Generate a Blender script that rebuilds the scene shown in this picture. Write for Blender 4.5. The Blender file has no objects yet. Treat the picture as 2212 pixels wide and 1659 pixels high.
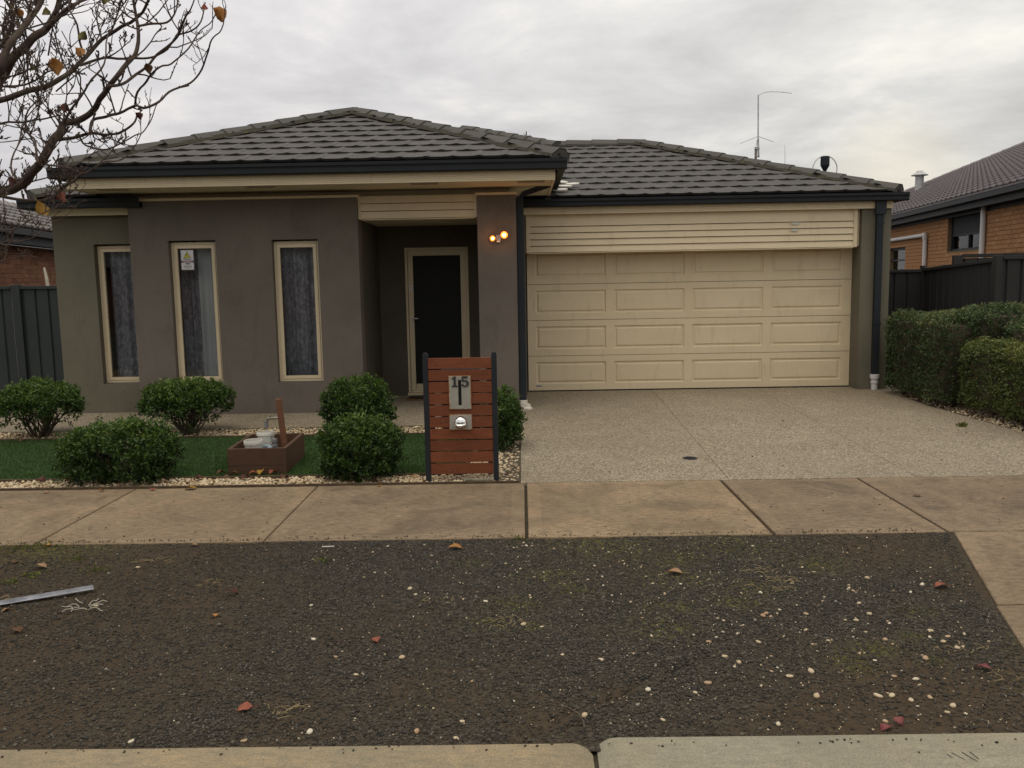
import bpy, bmesh, math, random
import numpy as np
from mathutils import Vector, Matrix, noise as mnoise
R = math.radians
rng = np.random.default_rng(7)
random.seed(7)
scene = bpy.context.scene
col = scene.collection

# ------------------------------------------------------------------ camera
cd = bpy.data.cameras.new('camera')
cd.sensor_fit = 'HORIZONTAL'; cd.sensor_width = 36.0; cd.lens = 36.0 * 1866 / 2212
cd.clip_start = 0.05; cd.clip_end = 2000
cam = bpy.data.objects.new('camera', cd); col.objects.link(cam)
cam.matrix_world = Matrix(((0.99978292, 0.01646389, 0.01276887, 0),
                           (0.01071201, 0.11947275, -0.99277969, 0),
                           (-0.01787055, 0.99270096, 0.11927045, 1.60),
                           (0, 0, 0, 1)))
scene.camera = cam
scene.view_settings.view_transform = 'Standard'
scene.view_settings.look = 'None'
scene.view_settings.gamma = 1.0
scene.view_settings.exposure = 0.0
scene.view_settings.use_curve_mapping = False

# ------------------------------------------------------------------ world: overcast evening sky
SUN_EL, SUN_AZ = 74.0, 215.0      # azimuth clockwise from north (+Y): the light comes over the viewer's shoulder
world = bpy.data.worlds.new('World'); scene.world = world; world.use_nodes = True
wt = world.node_tree; wt.nodes.clear()
def wn(t, **k):
    n = wt.nodes.new(t)
    for a, b in k.items(): setattr(n, a, b)
    return n
def wl(a, b): wt.links.new(a, b)
out = wn('ShaderNodeOutputWorld'); bg = wn('ShaderNodeBackground'); bg.inputs['Strength'].default_value = 0.1
wl(bg.outputs[0], out.inputs[0])
sky = wn('ShaderNodeTexSky', sky_type='NISHITA', sun_disc=False)
sky.sun_elevation = R(SUN_EL); sky.sun_rotation = R(SUN_AZ)
tc = wn('ShaderNodeTexCoord'); sep = wn('ShaderNodeSeparateXYZ'); wl(tc.outputs['Generated'], sep.inputs[0])
zc = wn('ShaderNodeMath', operation='MAXIMUM'); wl(sep.outputs[2], zc.inputs[0]); zc.inputs[1].default_value = 0.0
za = wn('ShaderNodeMath', operation='ADD'); wl(zc.outputs[0], za.inputs[0]); za.inputs[1].default_value = 0.16
dx = wn('ShaderNodeMath', operation='DIVIDE'); wl(sep.outputs[0], dx.inputs[0]); wl(za.outputs[0], dx.inputs[1])
dy = wn('ShaderNodeMath', operation='DIVIDE'); wl(sep.outputs[1], dy.inputs[0]); wl(za.outputs[0], dy.inputs[1])
cb = wn('ShaderNodeCombineXYZ'); wl(dx.outputs[0], cb.inputs[0]); wl(dy.outputs[0], cb.inputs[1])
n1 = wn('ShaderNodeTexNoise'); n1.inputs['Scale'].default_value = 1.35; n1.inputs['Detail'].default_value = 9; n1.inputs['Roughness'].default_value = 0.6; n1.inputs['Distortion'].default_value = 0.25
wl(cb.outputs[0], n1.inputs['Vector'])
r1 = wn('ShaderNodeValToRGB'); wl(n1.outputs['Fac'], r1.inputs[0])
e = r1.color_ramp.elements
e[0].position = 0.34; e[0].color = (0.545, 0.535, 0.515, 1)
e[1].position = 0.68; e[1].color = (0.88, 0.85, 0.775, 1)
m = r1.color_ramp.elements.new(0.52); m.color = (0.69, 0.68, 0.65, 1)
# slightly cooler, mauve cloud towards the left (north-west)
nrm = wn('ShaderNodeVectorMath', operation='DOT_PRODUCT'); wl(tc.outputs['Generated'], nrm.inputs[0]); nrm.inputs[1].default_value = (-0.75, 0.6, 0.2)
mr = wn('ShaderNodeMapRange'); wl(nrm.outputs['Value'], mr.inputs[0]); mr.inputs[1].default_value = 0.3; mr.inputs[2].default_value = 1.0
tint = wn('ShaderNodeMix', data_type='RGBA', blend_type='MULTIPLY'); wl(mr.outputs[0], tint.inputs[0]); wl(r1.outputs[0], tint.inputs[6]); tint.inputs[7].default_value = (0.95, 0.935, 1.0, 1)
# the low gap in the cloud towards the right, where the sun went down
gd = wn('ShaderNodeVectorMath', operation='DOT_PRODUCT'); wl(tc.outputs['Generated'], gd.inputs[0]); gd.inputs[1].default_value = (0.385, 0.915, 0.09)
gm = wn('ShaderNodeMapRange'); wl(gd.outputs['Value'], gm.inputs[0]); gm.inputs[1].default_value = 0.993; gm.inputs[2].default_value = 1.0
gn = wn('ShaderNodeMath', operation='MULTIPLY'); wl(gm.outputs[0], gn.inputs[0]); gn.inputs[1].default_value = 0.8
glow = wn('ShaderNodeMix', data_type='RGBA'); wl(gn.outputs[0], glow.inputs[0]); wl(tint.outputs[2], glow.inputs[6]); glow.inputs[7].default_value = (0.95, 0.86, 0.66, 1)
# overcast sky: brighter overhead than at the horizon
zg = wn('ShaderNodeMapRange'); wl(zc.outputs[0], zg.inputs[0]); zg.inputs[1].default_value = 0.0; zg.inputs[2].default_value = 1.0; zg.inputs[3].default_value = 0.90; zg.inputs[4].default_value = 2.0
zb = wn('ShaderNodeVectorMath', operation='SCALE'); wl(glow.outputs[2], zb.inputs[0]); wl(zg.outputs[0], zb.inputs['Scale'])
sc6 = wn('ShaderNodeMix', data_type='RGBA', blend_type='MULTIPLY'); sc6.inputs[0].default_value = 1.0; wl(zb.outputs[0], sc6.inputs[6]); sc6.inputs[7].default_value = (10.0, 10.0, 10.0, 1)
mx = wn('ShaderNodeMix', data_type='RGBA'); mx.inputs[0].default_value = 0.96; wl(sky.outputs[0], mx.inputs[6]); wl(sc6.outputs[2], mx.inputs[7])
wl(mx.outputs[2], bg.inputs['Color'])

sd = bpy.data.lights.new('sun', 'SUN'); sd.energy = 0.8; sd.angle = R(45); sd.color = (1.0, 0.85, 0.60)
sun = bpy.data.objects.new('sun', sd); col.objects.link(sun)
az, el = R(SUN_AZ), R(SUN_EL)
to_sun = Vector((math.sin(az) * math.cos(el), math.cos(az) * math.cos(el), math.sin(el)))
sun.rotation_euler = to_sun.to_track_quat('Z', 'Y').to_euler(); sun.location = to_sun * 30

# ------------------------------------------------------------------ materials
class Mat:
    def __init__(s, name, rough=0.7, spec=0.3):
        s.m = bpy.data.materials.new(name); s.m.use_nodes = True; s.t = s.m.node_tree
        s.b = s.t.nodes['Principled BSDF']; s.b.inputs['Roughness'].default_value = rough
        s.b.inputs['Specular IOR Level'].default_value = spec
        s.tc = s.t.nodes.new('ShaderNodeTexCoord')
        g = s.t.nodes.new('ShaderNodeNewGeometry'); s.pos = g.outputs['Position']
    def n(s, t, **k):
        n = s.t.nodes.new(t)
        for a, b in k.items(): setattr(n, a, b)
        return n
    def l(s, a, b): s.t.links.new(a, b)
    def vec(s, scale=(1, 1, 1), src=None):
        mp = s.n('ShaderNodeMapping'); mp.inputs['Scale'].default_value = scale; s.l(src or s.pos, mp.inputs[0]); return mp.outputs[0]
    def noise(s, scale, detail=4, rough=0.6, v=None, dist=0.0):
        n = s.n('ShaderNodeTexNoise'); n.inputs['Scale'].default_value = scale; n.inputs['Detail'].default_value = detail
        n.inputs['Roughness'].default_value = rough; n.inputs['Distortion'].default_value = dist
        s.l(v or s.pos, n.inputs['Vector']); return n.outputs['Fac']
    def voro(s, scale, feature='F1', v=None, outp='Color'):
        n = s.n('ShaderNodeTexVoronoi', feature=feature); n.inputs['Scale'].default_value = scale
        s.l(v or s.pos, n.inputs['Vector']); return n.outputs[outp]
    def ramp(s, fac, stops, interp='LINEAR'):
        r = s.n('ShaderNodeValToRGB'); r.color_ramp.interpolation = interp; el = r.color_ramp.elements
        for i, (p, c) in enumerate(stops):
            q = el[i] if i < 2 else el.new(p)
            q.position = p; q.color = (*c, 1) if len(c) == 3 else c
        s.l(fac, r.inputs[0]); return r.outputs[0]
    def mix(s, f, a, b, mode='MIX'):
        x = s.n('ShaderNodeMix', data_type='RGBA', blend_type=mode)
        if isinstance(f, (int, float)): x.inputs[0].default_value = f
        else: s.l(f, x.inputs[0])
        for k, q in ((6, a), (7, b)):
            if isinstance(q, tuple): x.inputs[k].default_value = (*q, 1)
            else: s.l(q, x.inputs[k])
        return x.outputs[2]
    def col(s, c):
        if isinstance(c, tuple): s.b.inputs['Base Color'].default_value = (*c, 1)
        else: s.l(c, s.b.inputs['Base Color'])
        return s
    def bump(s, h, strength=0.3, dist=0.01):
        b = s.n('ShaderNodeBump'); b.inputs['Strength'].default_value = strength; b.inputs['Distance'].default_value = dist
        s.l(h, b.inputs['Height']); s.l(b.outputs[0], s.b.inputs['Normal']); return s
    def attr(s, name='tint'):
        a = s.n('ShaderNodeAttribute'); a.attribute_name = name; return a.outputs['Fac']
    def rnd(s):
        return s.n('ShaderNodeObjectInfo').outputs['Random']

M = {}
def simple(name, c, rough=0.6, spec=0.3, var=0.12, scale=3.0, bump=0.0, bscale=80, metal=0.0):
    k = Mat(name, rough, spec); f = k.noise(scale, 5)
    lo = tuple(max(0, q * (1 - var)) for q in c); hi = tuple(q * (1 + var) for q in c)
    k.col(k.ramp(f, [(0.3, lo), (0.7, hi)])); k.b.inputs['Metallic'].default_value = metal
    if bump: k.bump(k.noise(bscale, 3), bump, 0.004)
    M[name] = k.m; return k

# rendered walls: blotchy taupe paint on sponge-finish render
def render_wall(name, a, b):
    k = Mat(name, 0.85, 0.2)
    big = k.noise(1.1, 5, 0.55, dist=0.6)
    c = k.ramp(big, [(0.32, a), (0.68, b)])
    st = k.noise(3.0, 6, 0.7, v=k.vec((1.2, 1, 0.45)), dist=0.8)
    c = k.mix(k.ramp(st, [(0.51, (0, 0, 0)), (0.74, (0.55, 0.55, 0.55))]), c, tuple(q * 0.64 for q in a))
    c = k.mix(k.ramp(k.noise(60, 2), [(0.3, (0, 0, 0)), (0.7, (0.25, 0.25, 0.25))]), c, tuple(q * 1.25 for q in b))
    sp = k.ramp(k.noise(22, 2, 0.4), [(0.74, (0, 0, 0)), (0.79, (0.6, 0.6, 0.6))])
    c = k.mix(sp, c, tuple(q * 0.5 for q in a))
    k.col(c)
    k.bump(k.noise(140, 4, 0.7), 0.35, 0.004)
    M[name] = k.m
render_wall('render_taupe', (0.112, 0.094, 0.080), (0.150, 0.127, 0.108))
render_wall('render_taupe_shaded', (0.080, 0.068, 0.053), (0.105, 0.090, 0.070))  # porch walls: same taupe render, the porch shade put into a darker colour
render_wall('render_olive', (0.122, 0.110, 0.082), (0.152, 0.137, 0.102))
# cream powder coat and boards
k = Mat('cream', 0.55, 0.35)
f = k.noise(1.6, 5, 0.6, v=k.vec((1, 1, 2.5)))
c = k.ramp(f, [(0.3, (0.625, 0.515, 0.350)), (0.7, (0.68, 0.565, 0.388))])
d = k.noise(9, 6, 0.75, v=k.vec((1, 1, 0.25)))
c = k.mix(k.ramp(d, [(0.54, (0, 0, 0)), (0.78, (0.42, 0.42, 0.42))]), c, (0.34, 0.27, 0.17))
k.col(c); k.bump(k.noise(220, 2), 0.06, 0.002); M['cream'] = k.m
simple('cream_frame', (0.60, 0.49, 0.33), 0.45, 0.4, 0.06)
simple('soffit', (0.60, 0.53, 0.40), 0.8, 0.2, 0.08)
simple('vent_grille', (0.42, 0.36, 0.27), 0.8, 0.2, 0.08)
k = simple('gutter_dark', (0.016, 0.018, 0.021), 0.5, 0.18, 0.18, 2.0)
simple('dark_metal', (0.021, 0.024, 0.029), 0.5, 0.18, 0.15)
simple('fence_blue', (0.036, 0.043, 0.044), 0.6, 0.2, 0.12, 1.3)
simple('fence_grey', (0.031, 0.030, 0.029), 0.6, 0.2, 0.15, 1.3)
simple('fascia_blue', (0.040, 0.049, 0.060), 0.6, 0.2, 0.1)
simple('mesh_black', (0.008, 0.008, 0.009), 0.6, 0.25, 0.1)
simple('room_dark', (0.05, 0.045, 0.04), 0.9, 0.1)
simple('white_plastic', (0.56, 0.54, 0.48), 0.45, 0.4, 0.1, 12)
simple('pvc', (0.60, 0.56, 0.49), 0.4, 0.4, 0.12, 7)
simple('pipe_white', (0.62, 0.60, 0.60), 0.4, 0.4, 0.05, 5)
simple('aluminium', (0.40, 0.40, 0.43), 0.42, 0.5, 0.3, 18, metal=0.6)
simple('galvanised', (0.42, 0.42, 0.42), 0.5, 0.5, 0.2, 14, metal=0.5)
simple('soil', (0.060, 0.045, 0.030), 0.95, 0.1, 0.5, 8, 0.5, 60)
simple('edging', (0.085, 0.058, 0.036), 0.8, 0.2, 0.35, 12, 0.3, 60)
simple('stem_brown', (0.085, 0.066, 0.048), 0.85, 0.2, 0.35, 30, 0.4, 90)
simple('grey_plastic', (0.16, 0.16, 0.165), 0.5, 0.4, 0.2, 12)
simple('pipe_old', (0.19, 0.165, 0.12), 0.6, 0.3, 0.4, 16)
simple('brass', (0.20, 0.18, 0.14), 0.5, 0.5, 0.3, 20, metal=0.4)
simple('root_white', (0.38, 0.34, 0.28), 0.8, 0.2, 0.2, 30)
simple('straw', (0.30, 0.23, 0.12), 0.85, 0.2, 0.3, 30)
simple('mat_brown', (0.15, 0.085, 0.045), 0.95, 0.1, 0.3, 30, 0.5, 200)
simple('rubber', (0.02, 0.019, 0.018), 0.8, 0.2, 0.2, 40)
simple('mortar_dark', (0.46, 0.38, 0.33), 0.95, 0.1, 0.2, 12)
simple('mortar_tan', (0.20, 0.145, 0.085), 0.95, 0.1, 0.15, 12)
simple('blind_grey', (0.042, 0.044, 0.047), 0.8, 0.2, 0.1)
simple('joint_dark', (0.075, 0.062, 0.044), 0.95, 0.1, 0.3, 20)
simple('wire_black', (0.05, 0.045, 0.045), 0.6, 0.3)
simple('paint_white', (0.62, 0.62, 0.62), 0.5, 0.3, 0.03)
simple('sign_yellow', (0.55, 0.50, 0.06), 0.5, 0.3, 0.03)
simple('sign_dark', (0.05, 0.06, 0.05), 0.5, 0.3, 0.03)
simple('sign_pink', (0.42, 0.27, 0.33), 0.5, 0.3, 0.03)
simple('sign_maroon', (0.12, 0.045, 0.075), 0.5, 0.3, 0.03)
simple('badge_blue', (0.16, 0.20, 0.26), 0.4, 0.4, 0.3, 60)
simple('numeral_dark', (0.030, 0.032, 0.028), 0.5, 0.4, 0.3, 60)

# roof tiles: grey concrete, each tile its own shade, with faint lichen
def tile_mat(name, a, b):
    k = Mat(name, 0.7, 0.2)
    c = k.ramp(k.rnd(), [(0.0, a), (1.0, b)])
    c = k.mix(k.ramp(k.noise(7, 6, 0.7), [(0.42, (0, 0, 0)), (0.72, (0.5, 0.5, 0.5))]), c, tuple(q * 1.45 for q in b))
    c = k.mix(k.ramp(k.noise(26, 4, 0.7), [(0.56, (0, 0, 0)), (0.7, (0.5, 0.5, 0.5))]), c, tuple(q * 0.65 for q in a))
    k.col(c); k.bump(k.noise(120, 4), 0.3, 0.004); M[name] = k.m; return k
tile_mat('tile_grey', (0.062, 0.057, 0.053), (0.082, 0.075, 0.070))
tile_mat('tile_mauve', (0.150, 0.132, 0.138), (0.185, 0.164, 0.170))
tile_mat('tile_pale', (0.22, 0.20, 0.19), (0.28, 0.26, 0.245))
k = Mat('ridge_grey', 0.8, 0.25)
c = k.ramp(k.rnd(), [(0.0, (0.070, 0.066, 0.061)), (1.0, (0.092, 0.087, 0.080))])
c = k.mix(k.ramp(k.noise(5, 6, 0.7), [(0.45, (0, 0, 0)), (0.75, (0.5, 0.5, 0.5))]), c, (0.098, 0.092, 0.076))
k.col(c); k.bump(k.noise(110, 4), 0.4, 0.004); M['ridge_grey'] = k.m
k = Mat('mortar_bed', 0.9, 0.1)
lich = k.ramp(k.noise(16, 6, 0.75), [(0.58, (0, 0, 0)), (0.66, (0.8, 0.8, 0.8))])
c = k.mix(lich, (0.052, 0.048, 0.038), (0.16, 0.14, 0.035))
k.col(c); k.bump(k.noise(60, 4), 0.6, 0.01); M['mortar_bed'] = k.m
simple('roof_deck', (0.055, 0.052, 0.050), 0.95, 0.1)

# concrete footpath
def concrete(name, a, b, stain, pink):
    k = Mat(name, 0.88, 0.2)
    big = k.noise(0.9, 5, 0.6, dist=0.5)
    c = k.ramp(big, [(0.3, a), (0.7, b)])
    c = k.mix(k.ramp(k.noise(2.1, 5, 0.65, dist=0.8), [(0.45, (0, 0, 0)), (0.72, (0.55, 0.55, 0.55))]), c, pink)
    br = k.noise(30, 6, 0.8, v=k.vec((0.45, 1.3, 1)))
    c = k.mix(k.ramp(br, [(0.44, (0, 0, 0)), (0.62, (0.8, 0.8, 0.8))]), c, stain)
    c = k.mix(k.ramp(k.noise(18, 6, 0.8), [(0.54, (0, 0, 0)), (0.68, (0.5, 0.5, 0.5))]), c, tuple(q * 1.2 for q in b))
    c = k.mix(k.ramp(k.noise(1.7, 4, 0.6, v=k.vec((1, 1, 1)), dist=1.2), [(0.47, (0, 0, 0)), (0.66, (0.60, 0.60, 0.60))]), c, stain)
    fine = k.noise(150, 3, 0.7)
    c = k.mix(k.ramp(fine, [(0.35, (0.55, 0.55, 0.55)), (0.6, (0, 0, 0))]), c, tuple(q * 0.55 for q in stain))
    c = k.mix(1.0, c, k.ramp(k.rnd(), [(0.0, (0.88, 0.88, 0.90)), (1.0, (1.12, 1.10, 1.06))]), 'MULTIPLY')
    sp = k.voro(38, 'F1', outp='Distance')
    c = k.mix(k.ramp(sp, [(0.06, (0.5, 0.5, 0.5)), (0.11, (0, 0, 0))]), c, tuple(q * 0.35 for q in stain))
    k.col(c); k.bump(br, 0.25, 0.006); M[name] = k.m
concrete('concrete', (0.215, 0.160, 0.104), (0.318, 0.242, 0.158), (0.105, 0.080, 0.053), (0.385, 0.262, 0.165))
concrete('concrete_smooth', (0.245, 0.182, 0.118), (0.335, 0.252, 0.163), (0.135, 0.102, 0.067), (0.390, 0.265, 0.165))
concrete('kerb_tan', (0.265, 0.220, 0.145), (0.375, 0.280, 0.165), (0.185, 0.165, 0.120), (0.215, 0.200, 0.160))
concrete('kerb_grey', (0.260, 0.245, 0.190), (0.310, 0.285, 0.215), (0.200, 0.188, 0.145), (0.270, 0.215, 0.140))
# exposed aggregate
k = Mat('aggregate', 0.8, 0.3)
cell = k.voro(88, outp='Color'); sepn = k.n('ShaderNodeSeparateColor'); k.l(cell, sepn.inputs[0])
c = k.ramp(sepn.outputs[0], [(0.0, (0.085, 0.069, 0.047)), (0.22, (0.180, 0.148, 0.104)), (0.50, (0.275, 0.229, 0.162)), (0.78, (0.365, 0.308, 0.220)), (1.0, (0.54, 0.47, 0.345))])
dd = k.voro(88, 'DISTANCE_TO_EDGE', outp='Distance')
c = k.mix(k.ramp(dd, [(0.02, (0.7, 0.7, 0.7)), (0.12, (0, 0, 0))]), c, (0.13, 0.108, 0.078))
st = k.noise(0.7, 6, 0.6, dist=0.7)
c = k.mix(k.ramp(st, [(0.35, (0, 0, 0)), (0.7, (0.40, 0.40, 0.40))]), c, (0.15, 0.112, 0.072))
big2 = k.noise(3.0, 5, 0.7)
c = k.mix(k.ramp(big2, [(0.5, (0, 0, 0)), (0.75, (0.25, 0.25, 0.25))]), c, (0.36, 0.31, 0.24))
k.col(c); k.bump(dd, 0.5, 0.005); M['aggregate'] = k.m
# verge: compacted dark crushed rock and brown silt
k = Mat('verge_ground', 0.92, 0.15)
cell = k.voro(120, outp='Color'); sepn = k.n('ShaderNodeSeparateColor'); k.l(cell, sepn.inputs[0])
c = k.ramp(sepn.outputs[0], [(0.0, (0.019, 0.016, 0.012)), (0.5, (0.042, 0.036, 0.028)), (0.85, (0.074, 0.062, 0.048)), (1.0, (0.12, 0.11, 0.085))])
silt = k.attr('silt')
n_ = k.noise(3.0, 7, 0.7, dist=0.5)
add = k.n('ShaderNodeMath', operation='ADD'); k.l(silt, add.inputs[0]); k.l(n_, add.inputs[1])
sf = k.ramp(add.outputs[0], [(0.50, (0, 0, 0)), (0.95, (0.95, 0.95, 0.95))])
brown = k.ramp(k.noise(30, 5, 0.7), [(0.3, (0.040, 0.028, 0.017)), (0.7, (0.076, 0.055, 0.034))])
c = k.mix(sf, c, brown)
moss = k.attr('moss')
ma = k.n('ShaderNodeMath', operation='MULTIPLY'); k.l(moss, ma.inputs[0]); k.l(k.ramp(k.noise(45, 5, 0.8), [(0.49, (0, 0, 0)), (0.60, (1, 1, 1))]), ma.inputs[1])
c = k.mix(ma.outputs[0], c, (0.150, 0.150, 0.022))
k.col(c)
dd = k.voro(120, 'F1', outp='Distance'); k.bump(dd, 0.7, 0.008); M['verge_ground'] = k.m
simple('asphalt', (0.045, 0.043, 0.040), 0.9, 0.2, 0.25, 40, 0.5, 120)

def tint_mat(name, stops, rough=0.7, spec=0.3, bump=0.0):
    k = Mat(name, rough, spec); k.col(k.ramp(k.attr('tint'), stops))
    if bump: k.bump(k.noise(90, 3), bump, 0.004)
    M[name] = k.m; return k
tint_mat('stone_dark', [(0.0, (0.018, 0.017, 0.014)), (0.5, (0.054, 0.047, 0.038)), (0.85, (0.104, 0.090, 0.071)), (0.97, (0.17, 0.148, 0.115)), (1.0, (0.30, 0.27, 0.22))], 0.8, 0.3)
tint_mat('stone_cream', [(0.0, (0.20, 0.12, 0.065)), (0.12, (0.34, 0.235, 0.14)), (0.4, (0.52, 0.40, 0.25)), (0.75, (0.60, 0.485, 0.32)), (1.0, (0.68, 0.60, 0.46))], 0.6, 0.35, 0.2)
k = Mat('pebble', 0.6, 0.35)
c = k.ramp(k.rnd(), [(0.0, (0.34, 0.21, 0.12)), (0.35, (0.43, 0.33, 0.21)), (0.75, (0.52, 0.43, 0.29)), (1.0, (0.58, 0.52, 0.42))])
k.col(k.mix(k.ramp(k.noise(50, 4), [(0.5, (0, 0, 0)), (0.75, (0.4, 0.4, 0.4))]), c, (0.34, 0.24, 0.15))); M['pebble'] = k.m
def leaf_mat(name, stops, rough=0.45, trans=0.25, spec=0.4):
    k = Mat(name, rough, spec); c = k.ramp(k.attr('tint'), stops); k.col(c)
    tr = k.n('ShaderNodeBsdfTranslucent'); k.l(c, tr.inputs[0])
    ms = k.n('ShaderNodeMixShader'); ms.inputs[0].default_value = trans
    o = [x for x in k.t.nodes if x.type == 'OUTPUT_MATERIAL'][0]
    k.l(k.b.outputs[0], ms.inputs[1]); k.l(tr.outputs[0], ms.inputs[2]); k.l(ms.outputs[0], o.inputs[0]); M[name] = k.m
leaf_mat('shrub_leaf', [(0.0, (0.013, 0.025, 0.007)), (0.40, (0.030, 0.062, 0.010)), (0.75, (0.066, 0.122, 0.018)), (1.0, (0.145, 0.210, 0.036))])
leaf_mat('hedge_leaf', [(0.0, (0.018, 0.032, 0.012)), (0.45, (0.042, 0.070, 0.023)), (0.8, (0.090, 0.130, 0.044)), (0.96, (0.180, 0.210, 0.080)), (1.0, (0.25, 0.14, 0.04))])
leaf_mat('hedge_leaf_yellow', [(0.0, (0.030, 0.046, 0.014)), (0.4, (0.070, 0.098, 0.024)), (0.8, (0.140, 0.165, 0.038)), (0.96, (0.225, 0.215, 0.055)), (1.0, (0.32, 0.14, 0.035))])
leaf_mat('grass_blade', [(0.0, (0.030, 0.056, 0.017)), (0.6, (0.058, 0.108, 0.030)), (0.95, (0.098, 0.155, 0.050)), (1.0, (0.16, 0.17, 0.07))], 0.6, 0.15, 0.25)
leaf_mat('weed_green', [(0.0, (0.060, 0.075, 0.014)), (1.0, (0.150, 0.165, 0.035))], 0.6, 0.2, 0.25)
simple('lawn_base', (0.026, 0.058, 0.015), 0.9, 0.1, 0.4, 6, 0.4, 120)
def dead_leaf(name, a, b):
    k = Mat(name, 0.6, 0.3); c = k.ramp(k.noise(28, 5, 0.7), [(0.35, a), (0.65, b)]); k.col(c)
    tr = k.n('ShaderNodeBsdfTranslucent'); k.l(c, tr.inputs[0]); ms = k.n('ShaderNodeMixShader'); ms.inputs[0].default_value = 0.35
    o = [x for x in k.t.nodes if x.type == 'OUTPUT_MATERIAL'][0]
    k.l(k.b.outputs[0], ms.inputs[1]); k.l(tr.outputs[0], ms.inputs[2]); k.l(ms.outputs[0], o.inputs[0]); M[name] = k.m
dead_leaf('leaf_orange', (0.42, 0.17, 0.045), (0.50, 0.27, 0.08))
dead_leaf('leaf_yellow', (0.42, 0.22, 0.035), (0.48, 0.30, 0.06))
dead_leaf('leaf_red', (0.30, 0.075, 0.045), (0.40, 0.15, 0.09))
dead_leaf('leaf_maroon', (0.10, 0.030, 0.025), (0.16, 0.05, 0.035))
dead_leaf('leaf_pink', (0.30, 0.11, 0.09), (0.22, 0.05, 0.06))
dead_leaf('leaf_brown', (0.12, 0.055, 0.028), (0.20, 0.11, 0.055))
dead_leaf('leaf_green', (0.12, 0.12, 0.03), (0.20, 0.15, 0.05))
dead_leaf('leaf_tan', (0.42, 0.24, 0.12), (0.50, 0.32, 0.18))
# bark
k = Mat('bark', 0.85, 0.2)
c = k.ramp(k.noise(24, 6, 0.7, v=k.vec((1, 1, 0.4))), [(0.3, (0.046, 0.031, 0.026)), (0.7, (0.104, 0.073, 0.058))])
c = k.mix(k.ramp(k.noise(9, 5), [(0.55, (0, 0, 0)), (0.7, (0.5, 0.5, 0.5))]), c, (0.13, 0.12, 0.075))
k.col(c); k.bump(k.noise(60, 5), 0.5, 0.004); M['bark'] = k.m
# timber
def timber(name, a, b, scuff=None, axis=(1, 1, 12)):
    k = Mat(name, 0.62, 0.3)
    g = k.noise(9, 6, 0.7, v=k.vec(axis), dist=0.3)
    c = k.ramp(g, [(0.3, a), (0.7, b)])
    rr = k.ramp(k.rnd(), [(0.0, (0.86, 0.86, 0.86)), (1.0, (1.1, 1.1, 1.1))]); c = k.mix(1.0, c, rr, 'MULTIPLY')
    c = k.mix(k.ramp(k.noise(6, 5, 0.7), [(0.52, (0, 0, 0)), (0.75, (0.6, 0.6, 0.6))]), c, tuple(q * 0.5 for q in a))
    if scuff: c = k.mix(k.ramp(k.noise(17, 6, 0.75, v=k.vec((1, 1, 4))), [(0.63, (0, 0, 0)), (0.68, (0.75, 0.75, 0.75))]), c, scuff)
    k.col(c); k.bump(g, 0.15, 0.003); M[name] = k.m
timber('timber_red', (0.125, 0.037, 0.016), (0.200, 0.058, 0.023), (0.42, 0.30, 0.22))
timber('timber_brown', (0.066, 0.034, 0.021), (0.095, 0.050, 0.030), (0.22, 0.15, 0.10))
timber('timber_post', (0.120, 0.052, 0.028), (0.165, 0.072, 0.038), (0.45, 0.38, 0.30), (3, 3, 1))
# zinc plates rusting at the edge
k = Mat('plate_grey', 0.55, 0.4)
c = k.ramp(k.noise(12, 4), [(0.3, (0.27, 0.255, 0.22)), (0.7, (0.34, 0.32, 0.28))])
ed = k.attr('edge'); ad = k.n('ShaderNodeMath', operation='ADD'); k.l(ed, ad.inputs[0]); k.l(k.noise(60, 4), ad.inputs[1])
c = k.mix(k.ramp(ad.outputs[0], [(0.95, (0, 0, 0)), (1.25, (1, 1, 1))]), c, (0.24, 0.10, 0.025)); k.col(c); M['plate_grey'] = k.m
k = Mat('chrome', 0.07, 0.5); k.col((0.80, 0.80, 0.78)); k.b.inputs['Metallic'].default_value = 1.0; M['chrome'] = k.m
# bucket: white plastic with a worn blue print
k = Mat('bucket', 0.4, 0.4)
f = k.ramp(k.noise(30, 5, 0.7, v=k.vec((1, 1, 0.6))), [(0.60, (0, 0, 0)), (0.63, (0.9, 0.9, 0.9))])
sx = k.n('ShaderNodeSeparateXYZ'); k.l(k.pos, sx.inputs[0])
band = k.n('ShaderNodeMapRange'); k.l(sx.outputs[2], band.inputs[0]); band.inputs[1].default_value = 0.36; band.inputs[2].default_value = 0.35
fm = k.n('ShaderNodeMath', operation='MULTIPLY'); k.l(f, fm.inputs[0]); k.l(band.outputs[0], fm.inputs[1])
k.col(k.mix(fm.outputs[0], (0.58, 0.56, 0.50), (0.07, 0.13, 0.19))); M['bucket'] = k.m
# bricks
def brick_mat(name, stops, streak=None):
    k = Mat(name, 0.9, 0.15); c = k.ramp(k.rnd(), stops)
    if streak: c = k.mix(k.ramp(k.noise(7, 5, 0.7, v=k.vec((1, 1, 0.5))), [(0.5, (0, 0, 0)), (0.66, (0.8, 0.8, 0.8))]), c, streak)
    c = k.mix(k.ramp(k.noise(90, 4), [(0.3, (0.3, 0.3, 0.3)), (0.6, (0, 0, 0))]), c, tuple(q * 0.6 for q in stops[0][1]))
    k.col(c); k.bump(k.noise(150, 3), 0.4, 0.004); M[name] = k.m
brick_mat('brick_red', [(0.0, (0.180, 0.078, 0.052)), (0.5, (0.245, 0.108, 0.068)), (1.0, (0.32, 0.15, 0.092))], (0.36, 0.19, 0.10))
brick_mat('brick_tan', [(0.0, (0.355, 0.182, 0.086)), (0.5, (0.400, 0.208, 0.100)), (1.0, (0.450, 0.240, 0.118))])
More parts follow.
